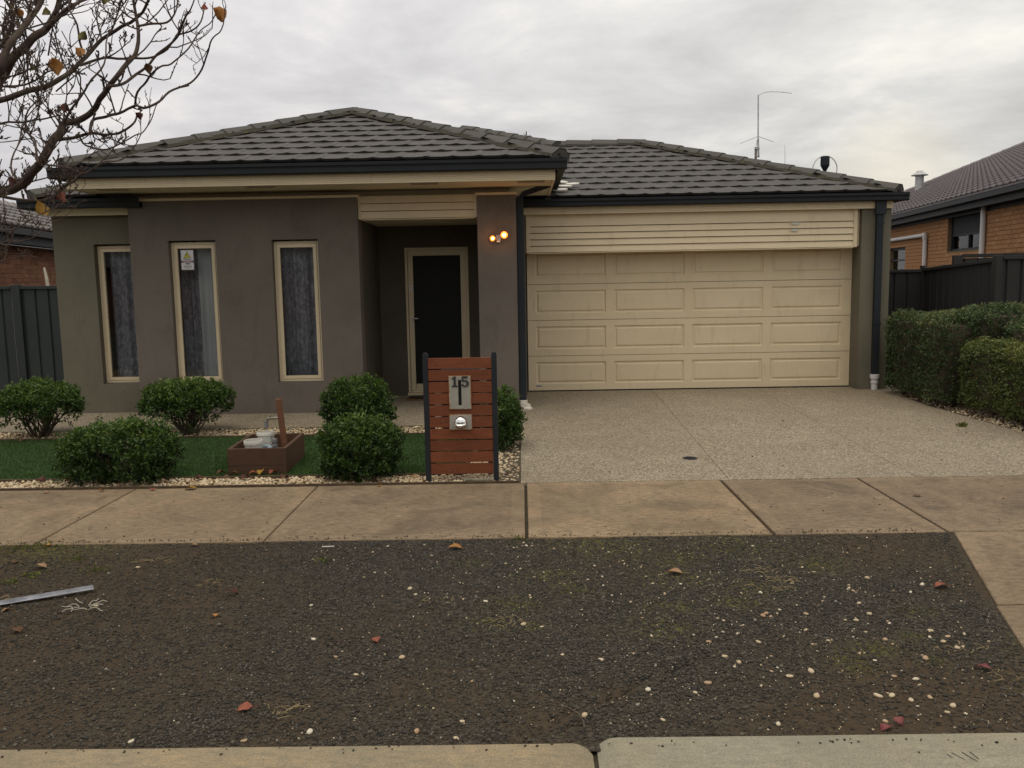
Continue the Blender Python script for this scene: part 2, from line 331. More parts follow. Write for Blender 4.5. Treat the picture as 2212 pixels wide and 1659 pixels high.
# window glass: mirror at grazing angles, see-through otherwise
def glass(name, tintc, base=0.05):
    m_ = bpy.data.materials.new(name); m_.use_nodes = True; t = m_.node_tree; t.nodes.clear()
    o = t.nodes.new('ShaderNodeOutputMaterial'); tr = t.nodes.new('ShaderNodeBsdfTransparent'); tr.inputs[0].default_value = (*tintc, 1)
    gl = t.nodes.new('ShaderNodeBsdfGlossy'); gl.inputs['Roughness'].default_value = 0.02
    fr = t.nodes.new('ShaderNodeFresnel'); fr.inputs[0].default_value = 1.5
    a = t.nodes.new('ShaderNodeMath'); a.operation = 'ADD'; a.inputs[1].default_value = base; t.links.new(fr.outputs[0], a.inputs[0])
    x = t.nodes.new('ShaderNodeMixShader'); t.links.new(a.outputs[0], x.inputs[0]); t.links.new(tr.outputs[0], x.inputs[1]); t.links.new(gl.outputs[0], x.inputs[2]); t.links.new(x.outputs[0], o.inputs[0]); M[name] = m_
glass('glass', (0.86, 0.87, 0.88), 0.0)
k = Mat('curtain', 0.9, 0.1)
lace = k.ramp(k.noise(16, 6, 0.8, v=k.vec((1.5, 1, 0.8)), dist=0.5), [(0.42, (0, 0, 0)), (0.72, (1, 1, 1))])
c = k.mix(lace, (0.30, 0.30, 0.33), (0.86, 0.86, 0.90)); k.col(c); M['curtain'] = k.m
k = Mat('curtain_plain', 0.9, 0.1)
k.col(k.ramp(k.noise(3, 4), [(0.3, (0.74, 0.76, 0.75)), (0.7, (0.84, 0.86, 0.84))])); M['curtain_plain'] = k.m
def emit(name, c, s):
    m_ = bpy.data.materials.new(name); m_.use_nodes = True; b = m_.node_tree.nodes['Principled BSDF']
    b.inputs['Base Color'].default_value = (0.8, 0.7, 0.5, 1); b.inputs['Emission Color'].default_value = (*c, 1); b.inputs['Emission Strength'].default_value = s; M[name] = m_
emit('lamp_glow', (1.0, 0.26, 0.02), 1.5); M['lamp_glow'].node_tree.nodes['Principled BSDF'].inputs['Base Color'].default_value = (0.20, 0.06, 0.015, 1)
emit('lamp_core', (1.0, 0.62, 0.22), 7.0)

# ------------------------------------------------------------------ mesh helpers
class MB:
    """collects shapes in world coordinates; build() links them as ONE mesh object"""
    def __init__(s): s.v = []; s.f = []; s.mi = []; s.mat = 0
    def face(s, pts):
        b = len(s.v); s.v += [tuple(p) for p in pts]; s.f.append(tuple(range(b, b + len(pts)))); s.mi.append(s.mat)
    def box(s, x0, x1, y0, y1, z0, z1, T=None):
        b = len(s.v)
        P = [(x0, y0, z0), (x1, y0, z0), (x1, y1, z0), (x0, y1, z0), (x0, y0, z1), (x1, y0, z1), (x1, y1, z1), (x0, y1, z1)]
        if T: P = [tuple(T @ Vector(p)) for p in P]
        s.v += P
        for q in ((0, 3, 2, 1), (4, 5, 6, 7), (0, 1, 5, 4), (1, 2, 6, 5), (2, 3, 7, 6), (3, 0, 4, 7)):
            s.f.append(tuple(b + i for i in q)); s.mi.append(s.mat)
        return s
    def prism(s, poly, fn, a, b_):
        """poly of 2-d points, fn(u, v, w)->xyz, extruded from w=a to w=b_"""
        n = len(poly); b = len(s.v)
        s.v += [tuple(fn(u, v, a)) for u, v in poly] + [tuple(fn(u, v, b_)) for u, v in poly]
        s.f.append(tuple(b + i for i in range(n))); s.mi.append(s.mat)
        s.f.append(tuple(b + n + i for i in reversed(range(n)))); s.mi.append(s.mat)
        for i in range(n):
            j = (i + 1) % n; s.f.append((b + i, b + n + i, b + n + j, b + j)); s.mi.append(s.mat)
        return s
    def tube(s, pts, rad, n=8, caps=True):
        pts = [Vector(p) for p in pts]; m = len(pts); b0 = len(s.v)
        rr = rad if isinstance(rad, (list, tuple)) else [rad] * m
        up = Vector((0.13, 0.31, 0.94)); prev = None
        for i, p in enumerate(pts):
            t = (pts[min(i + 1, m - 1)] - pts[max(i - 1, 0)]); t = t.normalized() if t.length > 1e-9 else Vector((0, 0, 1))
            a = (prev - t * prev.dot(t)) if prev is not None else t.cross(up)
            if a.length < 1e-5: a = t.cross(Vector((1, 0, 0)))
            a.normalize(); prev = a; c = t.cross(a)
            for k_ in range(n):
                th = 2 * math.pi * k_ / n; s.v.append(tuple(p + (a * math.cos(th) + c * math.sin(th)) * rr[i]))
        for i in range(m - 1):
            for k_ in range(n):
                j = (k_ + 1) % n; s.f.append((b0 + i * n + k_, b0 + i * n + j, b0 + (i + 1) * n + j, b0 + (i + 1) * n + k_)); s.mi.append(s.mat)
        if caps:
            s.f.append(tuple(b0 + i for i in reversed(range(n)))); s.mi.append(s.mat)
            s.f.append(tuple(b0 + (m - 1) * n + i for i in range(n))); s.mi.append(s.mat)
        return s
    def lathe(s, cx, cy, prof, n=20, T=None):
        b = len(s.v); m = len(prof)
        for r_, z in prof:
            for k_ in range(n):
                th = 2 * math.pi * k_ / n; p = Vector((cx + r_ * math.cos(th), cy + r_ * math.sin(th), z))
                if T: p = T @ p
                s.v.append(tuple(p))
        for i in range(m - 1):
            for k_ in range(n):
                j = (k_ + 1) % n; s.f.append((b + i * n + k_, b + i * n + j, b + (i + 1) * n + j, b + (i + 1) * n + k_)); s.mi.append(s.mat)
        return s
    def build(s, name, mats, parent=None, origin=None, smooth=False, bevel=0.0):
        root = origin if origin is not None else (root_loc(parent) if parent is not None else Vector((0, 0, 0)))
        me = bpy.data.meshes.new(name); o3 = Vector(root)
        me.from_pydata([(a - o3.x, b - o3.y, c_ - o3.z) for a, b, c_ in s.v], [], s.f)
        if isinstance(mats, str): mats = [mats]
        for q in mats: me.materials.append(M[q])
        if len(mats) > 1: me.polygons.foreach_set('material_index', s.mi)
        bm = bmesh.new(); bm.from_mesh(me); bmesh.ops.recalc_face_normals(bm, faces=bm.faces)
        if bevel:
            bmesh.ops.remove_doubles(bm, verts=bm.verts, dist=1e-6)
            es = [e_ for e_ in bm.edges if len(e_.link_faces) == 2 and e_.calc_face_angle(0) > 0.6]
            bmesh.ops.bevel(bm, geom=es, offset=bevel, segments=2, affect='EDGES', profile=0.5)
        bm.to_mesh(me); bm.free()
        if smooth: me.polygons.foreach_set('use_smooth', [True] * len(me.polygons)); me.set_sharp_from_angle(angle=R(40)) if hasattr(me, 'set_sharp_from_angle') else None
        o = bpy.data.objects.new(name, me); col.objects.link(o)
        if parent is not None: o.parent = parent
        elif origin is not None: o.location = o3
        return o
def root_loc(o):
    while o.parent is not None: o = o.parent
    return o.location.copy()
def tag(o, label=None, cat=None, group=None, kind=None):
    if label: o['label'] = label
    if cat: o['category'] = cat
    if group: o['group'] = group
    if kind: o['kind'] = kind
    return o
def thing(name, loc, label, cat, group=None):
    o = bpy.data.objects.new(name, None); col.objects.link(o); o.location = loc; o.empty_display_size = 0.2
    return tag(o, label, cat, group)
def struct_root(name, loc=(0, 0, 0)):
    o = bpy.data.objects.new(name, None); col.objects.link(o); o.location = loc; o['kind'] = 'structure'; return o
def inst(name, mesh, parent, loc=(0, 0, 0), mat=None):
    o = bpy.data.objects.new(name, mesh); col.objects.link(o); o.parent = parent
    if mat is not None: o.matrix_local = mat
    else: o.location = loc
    return o
def np_mesh(name, V, F, mat, parent=None, attrs=None, smooth=False, origin=None):
    """V (n,3) world, F (m,k)"""
    root = np.array(origin if origin is not None else (root_loc(parent) if parent is not None else (0, 0, 0)), dtype=float)
    V = (np.asarray(V, dtype=np.float64) - root).astype(np.float32); F = np.asarray(F, dtype=np.int32); m_, k_ = F.shape
    me = bpy.data.meshes.new(name); me.vertices.add(len(V)); me.vertices.foreach_set('co', V.ravel())
    me.loops.add(m_ * k_); me.loops.foreach_set('vertex_index', F.ravel())
    me.polygons.add(m_); me.polygons.foreach_set('loop_start', np.arange(0, m_ * k_, k_, dtype=np.int32)); me.polygons.foreach_set('loop_total', np.full(m_, k_, dtype=np.int32))
    if smooth: me.polygons.foreach_set('use_smooth', np.ones(m_, dtype=bool))
    me.update(calc_edges=True)
    for nm, arr in (attrs or {}).items():
        a = me.attributes.new(nm, 'FLOAT', 'POINT'); a.data.foreach_set('value', np.asarray(arr, dtype=np.float32))
    me.materials.append(M[mat])
    o = bpy.data.objects.new(name, me); col.objects.link(o)
    if parent is not None: o.parent = parent
    elif origin is not None: o.location = Vector(origin)
    return o
OCT_V = np.array([(1, 0, 0), (0, 1, 0), (-1, 0, 0), (0, -1, 0), (0, 0, 1), (0, 0, -1)], float)
OCT_F = np.array([(0, 1, 4), (1, 2, 4), (2, 3, 4), (3, 0, 4), (1, 0, 5), (2, 1, 5), (3, 2, 5), (0, 3, 5)])
g_ = (1 + 5 ** .5) / 2
ICO_V = np.array([(-1, g_, 0), (1, g_, 0), (-1, -g_, 0), (1, -g_, 0), (0, -1, g_), (0, 1, g_), (0, -1, -g_), (0, 1, -g_), (g_, 0, -1), (g_, 0, 1), (-g_, 0, -1), (-g_, 0, 1)]) / math.hypot(1, g_)
ICO_F = np.array([(0, 11, 5), (0, 5, 1), (0, 1, 7), (0, 7, 10), (0, 10, 11), (1, 5, 9), (5, 11, 4), (11, 10, 2), (10, 7, 6), (7, 1, 8), (3, 9, 4), (3, 4, 2), (3, 2, 6), (3, 6, 8), (3, 8, 9), (4, 9, 5), (2, 4, 11), (6, 2, 10), (8, 6, 7), (9, 8, 1)])
def stones(P, size, base='oct', flat=0.6, jit=0.25, tilt=0.4):
    """P (n,3) centres, size (n,) -> V, F"""
    bv, bf = (OCT_V, OCT_F) if base == 'oct' else (ICO_V, ICO_F)
    n = len(P); k_ = len(bv)
    v = bv[None] * (1 + rng.uniform(-jit, jit, (n, k_, 1))) * np.stack([np.ones(n), rng.uniform(0.6, 0.95, n), rng.uniform(flat * 0.75, flat * 1.2, n)], 1)[:, None, :]
    tx = rng.normal(0, tilt, n); a = rng.uniform(0, 2 * math.pi, n)
    y = v[..., 1] * np.cos(tx)[:, None] - v[..., 2] * np.sin(tx)[:, None]; z = v[..., 1] * np.sin(tx)[:, None] + v[..., 2] * np.cos(tx)[:, None]
    x = v[..., 0]; X = x * np.cos(a)[:, None] - y * np.sin(a)[:, None]; Y = x * np.sin(a)[:, None] + y * np.cos(a)[:, None]
    V = np.stack([X, Y, z], -1) * size[:, None, None] + P[:, None, :]
    F = bf[None] + (np.arange(n) * k_)[:, None, None]
    return V.reshape(-1, 3), F.reshape(-1, 3), k_
def leaves(P, D, L, W, fold=0.25):
    """diamond leaves: base P, direction D (unit), length L, width W (n,) -> V, F (two triangles folded on the midrib)"""
    n = len(P); r_ = rng.normal(size=(n, 3)); S = np.cross(D, r_); S /= np.linalg.norm(S, axis=1, keepdims=True) + 1e-9
    N = np.cross(D, S)
    mid = P + D * (L * 0.55)[:, None]
    a = mid + S * (W / 2)[:, None] + N * (W * fold)[:, None]; b = mid - S * (W / 2)[:, None] + N * (W * fold)[:, None]
    tip = P + D * L[:, None]
    V = np.stack([P, a, tip, b], 1).reshape(-1, 3); i = (np.arange(n) * 4)[:, None]
    F = np.concatenate([np.hstack([i, i + 1, i + 2]), np.hstack([i, i + 2, i + 3])], 1).reshape(-1, 3)
    return V, F
def in_poly(x, y, poly):
    c = np.zeros(len(x), bool); n = len(poly)
    for i in range(n):
        x0, y0 = poly[i]; x1, y1 = poly[(i + 1) % n]
        if y0 == y1: continue
        c ^= ((y0 > y) != (y1 > y)) & (x < (x1 - x0) * (y - y0) / (y1 - y0) + x0)
    return c
def sample_poly(poly, n):
    xs = [p[0] for p in poly]; ys = [p[1] for p in poly]; ox = []; oy = []; got = 0
    while got < n:
        x = rng.uniform(min(xs), max(xs), n); y = rng.uniform(min(ys), max(ys), n); k_ = in_poly(x, y, poly)
        ox.append(x[k_]); oy.append(y[k_]); got += k_.sum()
    return np.concatenate(ox)[:n], np.concatenate(oy)[:n]
def vnoise(x, y, s, seed=0.0):
    return np.array([mnoise.noise(Vector((a * s, b * s, seed))) for a, b in zip(x, y)])
# ================================================================== THE SETTING
def poly_prism(poly, z0, z1):
    mb = MB(); mb.prism(poly, lambda u, v, w: (u, v, w), z0, z1); return mb
# far ground, road
g = MB(); g.box(-400, 400, -60, 600, -0.6, -0.20); tag(g.build('ground', 'soil'), kind='structure')
g = MB(); g.box(-60, 60, -8, 2.43, -0.20, -0.13); tag(g.build('road', 'asphalt'), kind='structure')
g = MB(); g.box(-40, 40, 6.7, 60, -0.19, -0.045); tag(g.build('garden_soil', 'soil'), kind='structure')

# nature strip: dark crushed rock with brown silt and moss
xs = np.concatenate([np.linspace(-14, -3.8, 12)[:-1], np.arange(-3.8, 3.3, 0.05)]); ys = np.linspace(2.80, 5.27, 50)
GX, GY = np.meshgrid(xs, ys); gx = GX.ravel(); gy = GY.ravel()
SILT = [(-2.6, 4.7, 1.2, .75), (-3.2, 3.6, 1.3, .8), (-1.6, 3.4, .6, .45), (-1.9, 4.3, .8, .5), (0.5, 4.9, .5, .3), (-0.3, 3.3, .5, .3), (1.5, 2.85, .7, .8), (-3.4, 4.9, 1.2, .9), (-2.9, 3.2, .9, .8), (-1.9, 3.0, .4, .5), (2.2, 3.0, .5, .75), (2.1, 5.1, .55, .6), (2.35, 4.4, .28, .55), (2.0, 3.3, .3, .3), (0.05, 3.02, .22, .45), (0.35, 3.22, .16, .4), (-0.9, 3.05, .35, .4), (-0.9, 3.9, .5, .25)]
MOSS = [(1.05, 4.15, .13), (1.25, 5.05, .30), (1.15, 4.33, .15), (1.72, 3.72, .06), (1.34, 3.48, .07), (1.36, 3.40, .06), (1.70, 3.475, .05), (.12, 4.58, .16), (-.055, 4.17, .15), (-.18, 3.92, .12), (.60, 3.84, .16), (.70, 4.10, .14), (-.29, 4.83, .1), (.03, 3.88, .06), (.9, 4.85, .2), (1.6, 4.7, .18), (.45, 5.1, .3), (1.5, 3.6, .1), (2.3, 3.6, .2), (2.05, 3.2, .12), (.25, 4.35, .12), (.8, 4.5, .2), (-2.9, 5.2, .35), (1.9, 4.0, .1), (2.2, 2.95, .15)]
def silt_at(x, y):
    s_ = np.zeros_like(x)
    for a, b, r_, w in SILT: s_ = np.maximum(s_, w * np.exp(-((x - a) ** 2 + (y - b) ** 2) / r_ ** 2))
    return s_
def moss_at(x, y):
    s_ = np.zeros_like(x)
    for a, b, r_ in MOSS: s_ = np.maximum(s_, 0.85 * np.exp(-(((x - a) / 1.4) ** 2 + (y - b) ** 2) / (0.75 * r_) ** 2))
    return s_
def verge_z(x, y): return -0.012 + 0.007 * vnoise(x, y, 2.2, 1.3) + 0.004 * vnoise(x, y, 7.0, 4.1) - 0.02 * np.exp(-((y - 3.03 - (x - 0.15) * 0.85) ** 2) / 0.02 ** 2) * ((x > -0.1) & (x < 0.75))
gz = verge_z(gx, gy); nx, ny = len(xs), len(ys)
ii = np.arange(nx * ny).reshape(ny, nx); F = np.stack([ii[:-1, :-1], ii[:-1, 1:], ii[1:, 1:], ii[1:, :-1]], -1).reshape(-1, 4)
v_ = np_mesh('verge', np.stack([gx, gy, gz], 1), F, 'verge_ground', attrs={'silt': silt_at(gx, gy), 'moss': moss_at(gx, gy)}, smooth=True); tag(v_, kind='structure')
VERGE = [(-3.7, 2.86), (2.11, 2.86), (2.11, 3.55), (2.26, 4.15), (2.63, 5.24), (2.62, 5.26), (-3.7, 5.26)]
sx_, sy_ = sample_poly(VERGE, 105000)
dens = 1.0 - 0.85 * np.clip(silt_at(sx_, sy_) + 0.55 * vnoise(sx_, sy_, 1.6, 9.0), 0, 1)
kk = rng.uniform(0, 1, len(sx_)) < dens; sx_, sy_ = sx_[kk], sy_[kk]
sz_ = rng.uniform(0.003, 0.0075, len(sx_)) * rng.choice([1, 1, 1, 1.5], len(sx_))
V, F, kv = stones(np.stack([sx_, sy_, verge_z(sx_, sy_) + sz_ * 0.25], 1), sz_, 'oct', 0.7)
tn = np.clip(rng.beta(2, 2.4, len(sx_)), 0, 0.96); w_ = rng.uniform(0, 1, len(sx_)) < 0.0025; tn[w_] = 1.0
tag(np_mesh('gravel', V, F, 'stone_dark', attrs={'tint': np.repeat(tn, kv)}), 'dark crushed rock gravel covering the nature strip between kerb and footpath', 'gravel', kind='stuff')
# spilled gravel on the edge of path and kerb
n = 620; ex = rng.uniform(-3.6, 2.5, n); near = rng.uniform(0, 1, n) < 0.8
ey = np.where(near, 5.27 + np.abs(rng.normal(0, 0.035, n)), 2.84 - np.abs(rng.normal(0, 0.03, n))); es = rng.uniform(0.003, 0.007, n)
V, F, kv = stones(np.stack([ex, ey, np.full(n, 0.002)], 1), es, 'oct', 0.7)
tag(np_mesh('loose_gravel', V, F, 'stone_dark', attrs={'tint': np.repeat(rng.beta(2, 2.4, n) * 0.8, kv)}), 'loose dark stones strayed on the footpath edge and kerb', 'gravel', kind='stuff')

# footpath: one object per slab, with a smooth trowelled margin
fp = struct_root('footpath')
def slab(parent, poly, z0, z1, mats, margin=0.09, name='slab'):
    """convex slab: rough field, smooth margin a hair lower, bevelled rim"""
    n = len(poly); cx = sum(p[0] for p in poly) / n; cy = sum(p[1] for p in poly) / n
    def inset(d):
        o_ = []
        for i in range(n):
            p0, p1, p2 = Vector(poly[i - 1]), Vector(poly[i]), Vector(poly[(i + 1) % n])
            e1, e2 = (p1 - p0).normalized(), (p2 - p1).normalized(); n1, n2 = Vector((-e1.y, e1.x)), Vector((-e2.y, e2.x))
            k_ = n1 + n2; k_ = k_ / max(0.2, 1 + n1.dot(n2)); o_.append(p1 + k_ * d)
        return o_
    area = sum(poly[i][0] * poly[(i + 1) % n][1] - poly[(i + 1) % n][0] * poly[i][1] for i in range(n))
    if area < 0: poly = poly[::-1]
    mb = MB(); r0 = [Vector(p) for p in poly]; r1 = inset(0.006); r2 = inset(margin); r3 = inset(margin + 0.004)
    L = [(r0, z0), (r0, z1 - 0.006), (r1, z1 - 0.0015), (r2, z1 - 0.0015), (r3, z1)]
    for a in range(len(L) - 1):
        mb.mat = 1
        for i in range(n):
            j = (i + 1) % n; (A, za_), (B, zb_) = L[a], L[a + 1]
            mb.face([(*A[i], za_), (*A[j], za_), (*B[j], zb_), (*B[i], zb_)])
    mb.mat = 0; mb.face([(*p, z1) for p in r3])
    return mb.build(name, mats, parent)
fx = [-12, -10.5, -9.0, -7.5, -6.03, -4.57, -3.11, -1.652, 0.008, 1.555, 2.632, 4.2, 5.7, 7.2, 8.7]
gaps = {0.008: 0.011, 1.555: 0.013, 2.632: 0.009}
for a, b in zip(fx[:-1], fx[1:]):
    slab(fp, [(a + gaps.get(a, 0.006), 5.262), (b - gaps.get(b, 0.006), 5.262), (b - gaps.get(b, 0.006), 6.722), (a + gaps.get(a, 0.006), 6.722)], -0.1, 0.0 + rng.uniform(-0.002, 0.002), ['concrete', 'concrete_smooth'])
slab(fp, [(2.665, 5.250), (2.285, 4.062), (7.5, 4.062), (7.5, 5.250)], -0.1, 0.0, ['concrete', 'concrete_smooth'])
slab(fp, [(2.270, 4.040), (2.125, 3.55), (2.105, 2.885), (7.5, 2.885), (7.5, 4.040)], -0.1, 0.001, ['concrete', 'concrete_smooth'])
g = MB(); g.box(-12, 9, 5.25, 6.73, -0.11, -0.035); g.box(2.4, 8, 2.88, 5.26, -0.11, -0.035); tag(g.build('joint_filler', 'joint_dark'), kind='structure')
# kerb, two castings with a chipped joint
def kerb(name, x0, x1, yb, mat, chip):
    mb = MB(); xs_ = list(np.arange(x0, x1, 0.35)) + [x1]
    if chip == 'R': xs_ = sorted(set(xs_ + list(np.linspace(x1 - 0.12, x1, 9))))
    if chip == 'L': xs_ = sorted(set(xs_ + list(np.linspace(x0, x0 + 0.12, 9))))
    prof = [(yb, -0.12), (yb, -0.012), (yb - 0.012, 0.0), (2.62, -0.002), (2.57, -0.012), (2.52, -0.05), (2.45, -0.14), (2.44, -0.2)]
    rows = []
    for x in xs_:
        d = (x1 - x) if chip == 'R' else (x - x0); r_ = max(0.0, 1 - d / 0.075)
        row = []
        for i, (y, z) in enumerate(prof):
            yy = y - (0.045 * (1 - math.sqrt(max(0, 1 - r_ * r_))) if i < 3 else 0) + (0.006 * mnoise.noise(Vector((x * 9, i, 2.0))) if i < 3 else 0)
            zz = z - (0.018 * r_ * r_ if 0 < i < 5 else 0); row.append((x + (0.006 * mnoise.noise(Vector((y * 30, 3.0, x0))) if d < 1e-6 else 0), yy, zz))
        rows.append(row)
    b = len(mb.v)
    for a in range(len(rows) - 1):
        for i in range(len(prof) - 1): mb.face([rows[a][i], rows[a + 1][i], rows[a + 1][i + 1], rows[a][i + 1]])
    mb.face(rows[0]); mb.face(rows[-1][::-1]); o = mb.build(name, mat, None, smooth=True); tag(o, kind='structure')
    return o
kerb('kerb', -14, 0.218, 2.842, 'kerb_tan', 'R')
k2 = kerb('kerb', 0.234, 14, 2.878, 'kerb_grey', 'L')
g = MB(); g.box(0.10, 0.36, 2.46, 2.83, -0.2, -0.032); tag(g.build('joint_filler', 'joint_dark'), kind='structure')
s = MB()
for a, b, c_, d in ((1.415, 2.745, 1.44, 2.700), (1.45, 2.748, 1.475, 2.690), (1.478, 2.75, 1.487, 2.705), (1.395, 2.735, 1.405, 2.715)):
    s.face([(a, b, 0.0012), (a + 0.004, b, 0.0012), (c_ + 0.002, d, 0.0008), (c_ - 0.001, d, 0.0008)])
s.build('scratch_mark', 'numeral_dark', k2)

# driveway, path and porch floor in exposed aggregate
dw = struct_root('driveway')
def agg(poly, parent, name='slab'):
    mb = MB(); mb.prism(poly, lambda u, v, w: (u, v, w), -0.1, 0.0); return mb.build(name, 'aggregate', parent, bevel=0.0015)
agg([(-0.03, 6.728), (1.618, 6.728), (1.80, 11.0), (1.86, 12.45), (-0.03, 12.45)], dw)
agg([(1.622, 6.728), (3.096, 6.728), (3.276, 10.86), (3.344, 12.45), (1.864, 12.45), (1.804, 11.0)], dw)
agg([(3.100, 6.728), (5.42, 6.728), (5.15, 7.5), (4.99, 8.5), (4.945, 9.5), (4.91, 10.3), (4.94, 10.9), (5.03, 11.4), (5.3, 11.95), (5.4, 12.45), (3.348, 12.45), (3.280, 10.86)], dw)
pw = struct_root('path')
agg([(-8.5, 9.575), (-0.036, 9.575), (-0.036, 12.3), (-8.5, 12.3)], pw)
g = MB(); g.box(-0.2, 5.0, 6.75, 12.3, -0.1, -0.006); tag(g.build('joint_filler', 'joint_dark'), kind='structure')
# artificial lawn
g = MB(); g.box(-9.5, -0.52, 7.115, 9.05, -0.1, -0.012); tag(g.build('lawn', 'lawn_base'), kind='structure')
n = 80000; lx = rng.uniform(-5.9, -0.53, n) ; ly = rng.uniform(7.12, 9.05, n)
keep = (lx > -4.45 - (ly - 7.1) * 0.66); lx, ly = lx[keep], ly[keep]; n = len(lx)
h = rng.uniform(0.014, 0.026, n); ang = rng.uniform(0, 6.283, n); ln_ = rng.normal(0, 0.008, (n, 2)); w = 0.0028
B = np.stack([lx, ly, np.full(n, -0.012)], 1)
V = np.stack([B + np.stack([np.cos(ang) * w, np.sin(ang) * w, np.zeros(n)], 1), B - np.stack([np.cos(ang) * w, np.sin(ang) * w, np.zeros(n)], 1), B + np.stack([ln_[:, 0], ln_[:, 1], h], 1)], 1).reshape(-1, 3)
F = np.arange(n * 3).reshape(-1, 3); tn = np.clip(rng.normal(0.5, 0.2, n) + 0.25 * vnoise(lx, ly, 1.5), 0, 0.97); tn[rng.uniform(0, 1, n) < 0.01] = 1
tag(np_mesh('grass', V, F, 'grass_blade', attrs={'tint': np.repeat(tn, 3)}), 'dark green artificial turf between the shrubs and the path', 'grass', kind='stuff')
# cream pebbles in the beds
BEDS = [([(-4.6, 6.775), (-0.05, 6.775), (-0.05, 7.095), (-4.6, 7.095)], 5200), ([(-6.2, 9.09), (-0.05, 9.09), (-0.05, 9.56), (-6.2, 9.56)], 5200),
        ([(-0.488, 7.09), (-0.05, 7.09), (-0.05, 9.1), (-0.488, 9.1)], 3000), ([(5.02, 8.3), (5.7, 8.3), (5.6, 10), (5.6, 11.9), (5.3, 11.9), (5.05, 11.4), (4.96, 10.9), (4.93, 10.3), (4.97, 9.5)], 2600)]
PX = []; PY = []
for poly, k_ in BEDS:
    a, b = sample_poly(poly, k_); PX.append(a); PY.append(b)
px_, py_ = np.concatenate(PX), np.concatenate(PY); n = len(px_); sz = rng.uniform(0.010, 0.020, n)
V, F, kv = stones(np.stack([px_, py_, -0.040 + rng.uniform(0, 0.034, n)], 1), sz, 'ico', 0.62, 0.16, 0.3)
tag(np_mesh('gravel', V, F, 'stone_cream', attrs={'tint': np.repeat(rng.uniform(0, 1, n), kv)}, smooth=True), 'cream and tan pebbles filling the garden beds round the turf and hedge', 'pebbles', kind='stuff')
# timber edging boards
eb = struct_root('garden_edging')
for q in ((-9.5, -0.045, 6.738, 6.760, -0.1, 0.012), (-9.5, -0.50, 7.098, 7.116, -0.1, 0.004), (-9.5, -0.50, 9.056, 9.076, -0.1, 0.006), (-0.515, -0.497, 7.117, 9.055, -0.1, 0.004)):
    g = MB(); g.box(*q); g.build('board', 'edging', eb, bevel=0.002)

# ================================================================== THE HOUSE
HOUSE = thing('house', (-0.3, 14.0, 0.0), 'single storey house with taupe rendered walls, grey tiled roof and cream garage door', 'house')
def wall_holes(name, mat, x0, x1, z0, z1, yf, yb, holes, parent=HOUSE):
    """wall in the XZ plane with rectangular openings (hx0, hx1, hz0, hz1), reveals included"""
    mb = MB(); X_ = sorted({x0, x1, *[h_[0] for h_ in holes], *[h_[1] for h_ in holes]}); Z_ = sorted({z0, z1, *[h_[2] for h_ in holes], *[h_[3] for h_ in holes]})
    for i in range(len(X_) - 1):
        for j in range(len(Z_) - 1):
            a, b, c_, d = X_[i], X_[i + 1], Z_[j], Z_[j + 1]; mx_, mz_ = (a + b) / 2, (c_ + d) / 2
            if any(h_[0] < mx_ < h_[1] and h_[2] < mz_ < h_[3] for h_ in holes): continue
            mb.face([(a, yf, c_), (b, yf, c_), (b, yf, d), (a, yf, d)]); mb.face([(b, yb, c_), (a, yb, c_), (a, yb, d), (b, yb, d)])
    def ring(a, b, c_, d):
        mb.face([(a, yf, c_), (a, yb, c_), (b, yb, c_), (b, yf, c_)]); mb.face([(a, yf, d), (b, yf, d), (b, yb, d), (a, yb, d)])
        mb.face([(a, yf, c_), (a, yf, d), (a, yb, d), (a, yb, c_)]); mb.face([(b, yf, c_), (b, yb, c_), (b, yb, d), (b, yf, d)])
    ring(x0, x1, z0, z1)
    for h_ in holes: ring(*h_)
    return mb.build(name, mat, parent)
W1 = (-5.37, -4.60, 0.372, 2.140); W2 = (-4.315, -3.735, 0.392, 2.152); W3 = (-3.046, -2.480, 0.385, 2.142)
YM, YR = 10.655, 10.930
wall_holes('front_wall', 'render_taupe', -4.785, -1.982, -0.05, 2.63, YM, YM + 0.22, [W2, W3])
g = MB(); g.box(-4.785, -4.70, YM + 0.22, YR, -0.05, 2.63); g.build('return_wall', 'render_taupe', HOUSE)
g = MB(); g.box(-2.20, -1.982, YM + 0.222, 12.15, -0.05, 2.63); g.build('porch_side_wall', 'render_taupe_shaded', HOUSE)
wall_holes('recessed_wall', 'render_olive', -5.875, -4.30, -0.05, 2.60, YR, YR + 0.2, [W1])
g = MB(); g.box(-5.875, -5.66, YR + 0.202, 24.0, -0.05, 2.60); g.build('side_wall', 'render_olive', HOUSE)
wall_holes('porch_wall', 'render_taupe_shaded', -2.18, 0.06, -0.05, 2.60, 12.15, 12.33, [(-1.625, -0.735, 0.045, 2.075)])
g = MB(); g.box(-0.525, -0.052, 10.675, 11.15, -0.05, 2.63); g.build('column', 'render_taupe', HOUSE)
g = MB(); g.box(-0.02, 0.062, 12.02, 12.34, -0.05, 2.60); g.box(-0.42, -0.25, 11.152, 12.148, -0.05, 2.60); g.build('garage_jamb', 'render_taupe', HOUSE)
g = MB(); g.box(4.665, 5.062, 12.03, 12.47, -0.05, 2.60); g.build('garage_pier', 'render_olive', HOUSE)
g = MB(); g.box(4.86, 5.062, 12.472, 24.0, -0.05, 2.60); g.build('side_wall', 'render_olive', HOUSE)
g = MB(); g.box(-5.66, 4.86, 23.8, 24.0, -0.05, 2.60); g.build('rear_wall', 'render_olive', HOUSE)
g = MB(); g.box(-5.6, 4.8, 12.8, 23.7, 2.50, 2.56); g.box(-5.6, -2.2, 10.95, 12.8, 2.50, 2.56); g.build('ceiling', 'room_dark', HOUSE)
